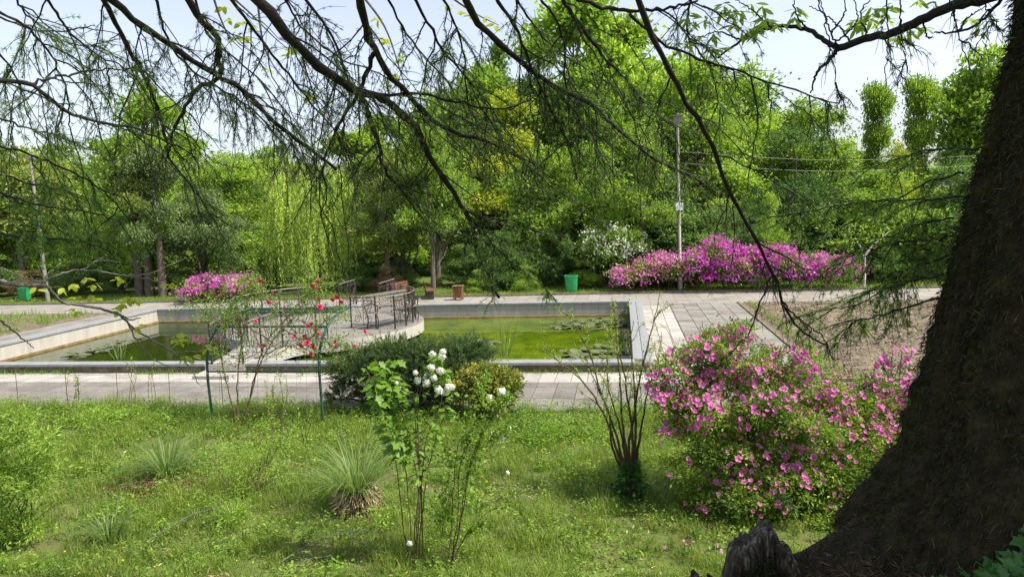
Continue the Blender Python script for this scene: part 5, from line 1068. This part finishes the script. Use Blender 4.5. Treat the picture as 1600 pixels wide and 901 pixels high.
# ------------------------------------------------------------------ overhead conifer branches
rng = np.random.default_rng(202)
def resample_limb(pts, Y0, Y1, n=26):
    P = px_path(pts, Y0, Y1); return spline(P, n)
def make_limb(pts, Y0, Y1, w0, w1, dens=8.0, needles=1.0, seclen=.5, m='needle', down=.55, connect=True, ymax=480):
    P = resample_limb(pts, Y0, Y1); P = P+rng.normal(0, .004, P.shape)
    r = np.linspace(w0*Y0/F/2, w1*Y1/F/2, len(P))
    if connect:          # carry the limb up and back to the trunk, above the view
        d0 = unit(P[0]-P[2]); hgt = 5.2+rng.random()*2.2; tk = np.array([2.15, TY, hgt]); a0 = P[0]+d0*.5+[0, 0, .25]
        ext = spline([tk, tk*.6+a0*.4+[0, -.2, .5], a0, P[0]], 14)[:-1]
        full = np.r_[ext, P]; rr = np.r_[np.linspace(max(r[0]*1.5, .02), r[0], len(ext)), r]
    else: full, rr = P, r
    k_ = 1+.12*np.sin(np.arange(len(full))*2.3)
    br = MB().tubes(full-to, rr*k_, 7, caps=True).build('branch', M['bark_dark'], tr, True)
    L = np.linalg.norm(np.diff(P, axis=0), axis=1).sum(); ns = max(3, int(L*dens*(1.0 if not connect else 1.3)))
    q0, t0 = along(P, ns, .02); sgn = np.where(np.arange(ns) % 2, 1, -1)[:, None]
    side = unit(np.cross(t0, [0, 0, 1.]))*sgn
    d = unit(t0*(.5+.5*rng.random((ns, 1)))+side*(.3+.7*rng.random((ns, 1)))+[0, 0, -down]*(.3+rng.random((ns, 1)))+rng.normal(0, .18, (ns, 3)))
    ln = seclen*(.35+.9*rng.random(ns)); t = np.linspace(0, 1, 9)
    hang = rng.random(ns) < .2; d = np.where(hang[:, None], unit(d*[.5, .5, .3]+[0, 0, -.8]), d); ln = np.where(hang, ln*1.25, ln)
    for _ in range(3):
        v_ = project(q0+d*ln[:, None]*1.15+[0, 0, -.06])[1]; ln = np.where(v_ > ymax, ln*.6, ln)
    wig = np.cumsum(rng.normal(0, .016, (ns, 9, 3)), 1); wig -= wig[:, :1]
    sec = q0[:, None]+d[:, None]*(ln[:, None]*t)[..., None]+np.array([0, 0, -.18])*(ln[:, None]*t**2)[..., None]+wig*ln[:, None, None]*1.6
    sec = sec-to; tw = MB(); tw.tubes(sec, np.linspace(.0042, .0014, 9)[None]*(.6+.6*rng.random((ns, 1))), 4)
    nt_ = 6; si = np.repeat(np.arange(ns), nt_); n3 = len(si); u = rng.integers(1, 8, n3); p3 = sec[si, u]; tg = unit(sec[si, u+1]-sec[si, u-1])
    d3 = unit(tg*.6+rdir(n3)*.8+[0, 0, -.3]); l3 = .06+.2*rng.random(n3)*np.minimum(1, ln[si]/.4); t3 = np.linspace(0, 1, 5)
    ter = p3[:, None]+d3[:, None]*(l3[:, None]*t3)[..., None]+np.array([0, 0, -.04])*(t3**2)[None, :, None]+np.cumsum(rng.normal(0, .004, (n3, 5, 3)), 1)
    tw.tubes(ter, np.linspace(.0018, .0009, 5)[None], 3); tw.build('twigs', M['bark_dark'], br, kind='stuff')
    # needle rosettes on short shoots
    nb = int((n3*3.9+ns*6.5)*needles); pick = rng.random(nb) < .6
    A = np.empty((nb, 3)); T = np.empty((nb, 3))
    i3 = rng.integers(0, n3, nb); u3 = rng.random(nb)*3.99; k3 = u3.astype(int); f3 = (u3-k3)[:, None]; a3 = ter[i3, k3]*(1-f3)+ter[i3, k3+1]*f3; b3 = unit(ter[i3, k3+1]-ter[i3, k3])
    i2 = rng.integers(0, ns, nb); u2 = rng.random(nb)*7.99; k2 = u2.astype(int); f2 = (u2-k2)[:, None]; a2 = sec[i2, k2]*(1-f2)+sec[i2, k2+1]*f2; b2 = unit(sec[i2, k2+1]-sec[i2, k2])
    A = np.where(pick[:, None], a3, a2); T = np.where(pick[:, None], b3, b2)
    per = 7; AA = np.repeat(A, per, 0); ax = unit(T+rdir(nb)*.7); DD = unit(np.repeat(ax, per, 0)*.8+rdir(nb*per)*.75)
    MB().leaves(AA, DD, .016+.014*rng.random(nb*per), .0025, np.repeat(np.clip(.45+rng.normal(0, .2, nb), 0, 1), per)).build('needles', M[m], br, kind='stuff')
    return br
LIMBS = [
 ([(155, -15), (216, 37), (280, 81), (338, 118), (388, 148), (425, 189), (486, 233), (525, 265)], 2.6, 4.2, 13, 5, 9, 1),
 ([(158, -8), (189, 51), (209, 91), (223, 118), (243, 162), (257, 209), (267, 250), (304, 297), (335, 345)], 2.7, 4.3, 9, 3, 8, 1),
 ([(290, -10), (314, 34), (338, 54), (341, 88), (344, 115), (304, 142), (287, 176), (270, 203), (263, 236)], 2.9, 3.8, 12, 4, 8, .9),
 ([(388, -12), (439, 44), (472, 81), (506, 111), (540, 132), (560, 145), (597, 152), (628, 179), (651, 199), (665, 233), (685, 267), (709, 300), (722, 324), (739, 357), (746, 398), (760, 425), (780, 465)], 2.7, 4.8, 19, 5, 9, 1),
 ([(558, -12), (570, 37), (584, 78), (611, 118), (641, 152), (675, 189), (719, 209), (766, 223), (810, 246), (851, 280)], 2.9, 4.6, 14, 3, 9, 1),
 ([(584, 84), (567, 128), (554, 155), (530, 196), (510, 240), (500, 290)], 3.3, 3.9, 8, 3, 9, 1),
 ([(720, -12), (749, 37), (776, 67), (810, 94), (840, 118), (878, 142), (918, 159), (962, 199), (1002, 233), (1036, 256), (1070, 270), (1120, 300)], 3.0, 5.0, 12, 3, 9, 1),
 ([(770, -10), (800, 37), (824, 88), (844, 135), (867, 182), (890, 235), (905, 290)], 3.1, 4.4, 6, 2, 8, 1),
 ([(988, -12), (1013, 44), (1036, 91), (1056, 132), (1080, 172), (1107, 209), (1121, 250), (1141, 300), (1171, 354), (1195, 401), (1215, 445), (1225, 479), (1246, 509), (1293, 543)], 2.7, 4.2, 10, 3, 4, .5),
 ([(895, -6), (965, 17), (1019, 15), (1070, 7), (1110, -10)], 3.4, 3.6, 7, 3, 7, 1),
 ([(982, 20), (1009, 44), (1043, 71), (1070, 84), (1110, 100), (1155, 111), (1202, 128), (1262, 148), (1310, 162)], 3.2, 4.0, 5, 2, 7, 1.2),
 ([(870, -12), (901, 30), (935, 78), (969, 115), (1009, 162), (1056, 199)], 3.3, 4.6, 7, 2, 9, 1.1),
 ([(-15, 123), (47, 132), (84, 162), (118, 182), (162, 192), (216, 203), (300, 240)], 2.6, 3.2, 9, 2, 8, 1.2),
 ([(47, 132), (101, 118), (149, 108), (196, 110)], 2.7, 3.0, 5, 2, 8, 1.1),
 ([(352, -10), (388, 34), (422, 81), (452, 118), (489, 165), (526, 209), (560, 270)], 3.2, 4.4, 6, 2, 8, 1),
 ([(560, 145), (614, 148), (665, 148), (712, 160), (766, 169), (810, 165), (834, 152)], 3.5, 4.0, 6, 2, 8, 1),
 ([(640, -12), (675, 47), (692, 78), (719, 111), (760, 159), (800, 216), (834, 256)], 3.3, 4.6, 5, 2, 9, 1.3),
 ([(565, 145), (577, 186), (591, 223), (597, 260), (631, 304), (660, 340), (690, 372)], 3.5, 4.4, 8, 2, 9, 1.2),
 ([(729, 330), (766, 344), (807, 354), (851, 364), (890, 370)], 4.1, 4.8, 4, 2, 10, 1.5),
 ([(722, 324), (760, 370), (800, 410), (840, 440), (870, 470)], 4.1, 4.8, 4, 1.5, 10, 1.5),
 ([(-15, 225), (70, 250), (150, 290), (210, 350)], 2.8, 3.4, 5, 2, 10, 2),
 ([(-15, 295), (60, 320), (130, 330), (190, 345)], 2.9, 3.3, 5, 2, 11, 2.4),
 ([(-15, 362), (60, 372), (120, 375), (175, 395)], 2.9, 3.3, 5, 2, 11, 2.4),
 ([(-10, 10), (60, 60), (100, 130), (110, 210)], 2.6, 3.2, 5, 2, 8, 1.5),
 ([(70, -10), (110, 50), (160, 90), (240, 120)], 2.9, 3.5, 5, 2, 8, 1.4),
 ([(240, -10), (262, 60), (300, 110), (380, 160), (440, 220)], 3.3, 4.4, 5, 2, 8, 1.2),
 ([(470, -10), (520, 60), (545, 140), (535, 220), (560, 300)], 3.6, 4.6, 5, 2, 8, 1.2),
 ([(690, -10), (720, 60), (730, 150), (760, 230)], 3.7, 4.6, 4, 2, 9, 1.5),
 ([(840, -10), (880, 60), (885, 140), (930, 220), (960, 300)], 3.7, 4.8, 4, 2, 9, 1.4),
 ([(1080, -10), (1075, 50), (1110, 110), (1130, 190)], 3.6, 4.4, 4, 2, 8, 1.4),
 ([(-15, 20), (30, 40), (80, 50), (150, 40)], 3.0, 3.4, 4, 1.5, 12, 1.4),
 ([(-15, 70), (20, 110), (40, 170), (60, 230)], 3.1, 3.5, 4, 1.5, 12, 1.4),
 ([(20, -12), (50, 30), (120, 70), (190, 60)], 3.3, 3.8, 4, 1.5, 11, 1.3),
 ([(-15, 180), (40, 200), (100, 215), (170, 250)], 3.1, 3.6, 4, 1.5, 12, 2),
 ([(-15, 260), (40, 285), (110, 300), (160, 320)], 3.1, 3.5, 4, 1.5, 13, 2.2),
 ([(-15, 335), (50, 345), (100, 350), (150, 365)], 3.2, 3.5, 4, 1.5, 13, 2.2),
 ([(440, -12), (470, 40), (530, 90), (600, 120), (660, 170)], 3.9, 4.8, 4, 1.5, 10, 1.2),
 ([(600, -12), (640, 60), (700, 130), (740, 200), (760, 270)], 4.0, 4.9, 4, 1.5, 10, 1.3),
 ([(800, -12), (850, 60), (920, 110), (980, 150)], 4.0, 4.8, 4, 1.5, 10, 1.3),
 ([(300, -12), (330, 60), (400, 120), (450, 180), (480, 260)], 3.9, 4.8, 4, 1.5, 10, 1.2),
]
for a_ in LIMBS:
    pts, Y0, Y1, w0, w1, dn, nd = a_
    make_limb(pts, Y0, Y1, w0, w1, dn, nd, connect=pts[0][1] < 0, m='needle_soft' if nd >= 1.3 else 'needle', ymax=415 if nd >= 2 else 455, down=.2 if nd >= 2 else .5, seclen=.4 if nd >= 1.5 else .48)
for pts, nd in (([(1530, 232), (1465, 233), (1397, 250), (1330, 262)], 2), ([(1510, 307), (1418, 313), (1357, 315), (1296, 324), (1229, 335)], 2), ([(1490, 340), (1420, 355), (1370, 390), (1310, 420)], 2.2), ([(1480, 370), (1400, 380), (1330, 400), (1290, 430)], 2.2), ([(1475, 428), (1397, 445), (1340, 475), (1262, 489)], 2), ([(1465, 465), (1387, 489), (1340, 502), (1303, 543)], 1.6), ([(1505, 270), (1440, 290), (1370, 330), (1320, 350)], 2), ([(1480, 400), (1420, 420), (1370, 450), (1330, 470)], 2)):
    make_limb(pts, 3.5, 4.3, 3.2, 1.2, 11, nd*.8, .26, 'needle_soft', .12, connect=False, ymax=545)
make_limb([(1207, 425), (1185, 480), (1170, 520), (1138, 552)], 3.75, 3.9, 3.2, 1.2, 3, .1, .12, 'needle', .3, connect=False, ymax=600)
make_limb([(1222, 470), (1250, 500), (1285, 525), (1300, 560)], 3.9, 4.1, 3, 1.2, 5, .5, .14, 'needle', .3, connect=False, ymax=600)
for pts in ([(1275, -10), (1290, 40), (1300, 90), (1312, 160)], [(1385, -10), (1388, 40), (1385, 90), (1386, 135)], [(1480, -10), (1492, 30), (1500, 60), (1522, 118)], [(1404, -10), (1410, 60), (1420, 120)], [(1530, -10), (1545, 20), (1570, 60)]):
    make_limb(pts, 3.2, 3.3, 2.2, 1.2, 4, .35, .1, 'needle', .5, connect=True)
# unseen boughs added above and right of the view to shade trunk and bank
cb_ = MB(); cn = MB(); nb = 46
for k in range(nb):
    a = random.random()*6.28; z = random.uniform(6.2, 10.2); R_ = random.uniform(1.6, 3.8)*(1-(z-6)/8); s0 = np.array([2.2, TY, z]); e = s0+[R_*math.cos(a), R_*math.sin(a), -.25*R_]
    if e[1] > TY-.3: continue
    P = spline([s0, (s0+e)/2+[0, 0, .25], e], 10); cb_.tubes(P-to, np.linspace(.05, .01, 10), 5)
    n = 120; Q, T = along(P, n, .2); cn.leaves(Q-to+rng.normal(size=(n, 3))*[.28, .28, .1]+[0, 0, -.08], rdir(n), .16, .03)
for k in range(60):
    a = random.uniform(-1.9, -.12); z = random.uniform(3.4, 6.6); R_ = random.uniform(1.8, 4.2); s0 = np.array([2.3, TY, z]); e = s0+[R_*math.cos(a), R_*math.sin(a), -.3*R_]
    P = spline([s0, (s0+e)/2+[0, 0, .25], e], 10); cb_.tubes(P-to, np.linspace(.05, .01, 10), 5)
    n = 700; Q, T = along(P, n, .3); Q = Q+rng.normal(size=(n, 3))*[.3, .3, .1]; Q = Q[Q[:, 0] > 2.75]; cn.leaves(Q-to+[0, 0, -.08], rdir(len(Q)), .18, .04)
bo = cb_.build('shade_boughs', M['bark_dark'], tr, kind='stuff'); cn.build('needles', M['needle'], bo, kind='stuff')

# ------------------------------------------------------------------ broad-leaved branches entering from the sides
SLEAF = big_leaf(M['lf_lime'], 0)
bt = thing('overhanging_branch', 'thick broad-leaved branch with fresh green leaves entering at the upper right', 'branch', at(1532, 0, 3.6)); bo_ = np.array(bt.location)
def bl(pts, Y0, Y1, w0, w1): 
    P = spline(px_path(pts, Y0, Y1, bo_), 30); MB().tubes(P+rng.normal(0, .003, P.shape), np.linspace(w0*Y0/F/2, w1*Y1/F/2, 30), 8, caps=True).build('branch', M['bark_dark'], bt, True); return P
main = bl([(1640, -40), (1532, 0), (1485, 10), (1441, 30), (1397, 51), (1357, 59), (1310, 76)], 3.5, 3.8, 17, 10)
t1 = bl([(1310, 76), (1290, 64), (1259, 46), (1205, 44), (1158, 64), (1121, 91)], 3.8, 4.1, 8, 3)
t2 = bl([(1310, 76), (1295, 95), (1279, 111), (1266, 145)], 3.8, 3.9, 7, 2)
t3 = bl([(1600, -30), (1566, 0), (1516, 44), (1472, 51), (1460, 48)], 3.5, 3.7, 6, 2)
for pts in ([(1310, 76), (1290, 30), (1280, -10)], [(1300, 72), (1340, 30), (1330, -10)], [(1357, 59), (1345, 20), (1370, -10)], [(1259, 46), (1240, 10), (1245, -10)], [(1205, 44), (1180, 20), (1150, 0)], [(1330, 66), (1300, 30), (1265, 10)], [(1441, 30), (1450, 60), (1458, 58)], [(1500, 48), (1510, 30), (1540, 10)], [(1300, 50), (1320, 20), (1320, -10)], [(1158, 64), (1120, 50), (1090, 60)]): bl(pts, 3.8, 3.9, 3, 1.2)
def spray(px, py, Y, n, parent, o, me, sc):
    c = at(px, py, Y)-o
    for k in range(n):
        a = 6.28*k/n+random.random()*.6; link('leaf', me, parent, None, c+rng.normal(0, .008, 3), (random.gauss(0, .5), random.uniform(-.1, .9), a), (random.uniform(.7, 1.25)*sc,)*3)
for _ in range(62):
    px, py = random.choice([(1150, 25), (1100, 50), (1085, 20), (1190, 10), (1250, 18), (1240, 30), (1360, 20), (1345, 35), (1380, 18), (1430, 45), (1420, 55), (1480, 20), (1500, 30), (1530, 35), (1120, 70), (1180, 40), (1070, 60), (1130, 10), (1200, 30), (1410, 15), (1450, 10)])
    spray(px+random.gauss(0, 9), py+random.gauss(0, 7), 3.8+random.uniform(-.15, .25), 7, bt, bo_, SLEAF, .065)
# yellowish leaves among the upper left twigs
yt = thing('overhanging_branch', 'slender twigs with yellow green leaves between the dark boughs at upper left', 'branch', at(360, 0, 5.2)); yo = np.array(yt.location); YL = big_leaf(M['lf_yellow'], 1)
for pts in ([(330, -15), (345, 30), (360, 60), (380, 80)], [(350, -15), (390, 20), (430, 60), (460, 85)], [(560, -15), (600, 40), (625, 110), (640, 160)], [(690, -15), (740, 20), (780, 40)], [(400, -15), (420, 90), (470, 150), (490, 165)]):
    P = spline(px_path(pts, 5.0, 5.4, yo), 16); MB().tubes(P, np.linspace(.01, .003, 16), 5).build('twig', M['bark_grey'], yt)
for px, py in ((355, 30), (365, 60), (375, 35), (350, 10), (385, 60), (455, 80), (450, 85), (418, 108), (490, 150), (400, 40), (620, 115), (600, 60), (610, 130), (640, 150), (740, 25), (760, 30), (775, 40), (590, 30), (700, 10), (720, 20), (625, 90), (480, 155)):
    spray(px, py, 5.2, 4, yt, yo, YL, .06)
# bare grey branch at the left with tufts of yellow leaves
lb_ = thing('overhanging_branch', 'bare grey branch with tufts of pale yellow leaves reaching in from the left', 'branch', at(-20, 440, 4.0)); lo_ = np.array(lb_.location)
Z4 = lambda L: [(x*.3375, 300+y*.3375) for x, y in L]
def lbr(L, Y0, Y1, w0, w1):
    P = spline(px_path(Z4(L), Y0, Y1, lo_), 26); MB().tubes(P+rng.normal(0, .0025, P.shape), np.linspace(w0*Y0/F/2, w1*Y1/F/2, 26), 7, caps=True).build('branch', M['bark_grey'], lb_, True)
lbr([(-160, 400), (0, 415), (100, 430), (210, 430)], 3.9, 4.0, 9, 7); lbr([(205, 428), (240, 465), (290, 510), (380, 525), (470, 540), (560, 570)], 4.0, 4.3, 6, 4.5)
lbr([(555, 568), (620, 630), (700, 680), (800, 740), (870, 800), (920, 890)], 4.3, 4.6, 4, 1.5); lbr([(555, 568), (600, 590), (650, 582)], 4.3, 4.3, 3.5, 1.5); lbr([(590, 600), (650, 710), (720, 780), (830, 820)], 4.3, 4.5, 3, 1.2)
lbr([(200, 415), (260, 385), (330, 365), (400, 352), (440, 320), (475, 305)], 4.0, 4.3, 5, 2); lbr([(385, 360), (470, 368), (540, 380), (620, 392), (700, 405), (760, 430)], 4.2, 4.5, 3, 1.2); lbr([(600, 385), (700, 375), (780, 340), (850, 310)], 4.4, 4.6, 2, 1)
lbr([(210, 420), (220, 380), (270, 340), (285, 310)], 4.0, 4.1, 3, 1); lbr([(0, 350), (60, 375), (130, 400), (200, 418)], 3.9, 4.0, 2.5, 2.5); lbr([(0, 595), (60, 640), (110, 680), (155, 720)], 3.6, 3.8, 4, 1.5); lbr([(440, 320), (500, 318), (560, 325)], 4.3, 4.4, 1.5, 1)
lbr([(800, 745), (870, 738), (960, 735)], 4.5, 4.5, 2, 1)
for x, y, k in ((400, 405, 3), (440, 430, 4), (360, 490, 4), (430, 485, 5), (550, 400, 5), (600, 490, 4), (630, 500, 4), (790, 430, 4), (870, 275, 3), (810, 675, 5), (840, 690, 4), (860, 765, 5), (890, 770, 4), (955, 715, 4), (980, 720, 3), (350, 545, 3), (300, 455, 3), (640, 620, 3), (160, 450, 2), (340, 430, 3), (540, 540, 3), (555, 520, 3)):
    (px, py), = Z4([(x, y)]); spray(px, py, 4.3, k+1, lb_, lo_, YL, .058)
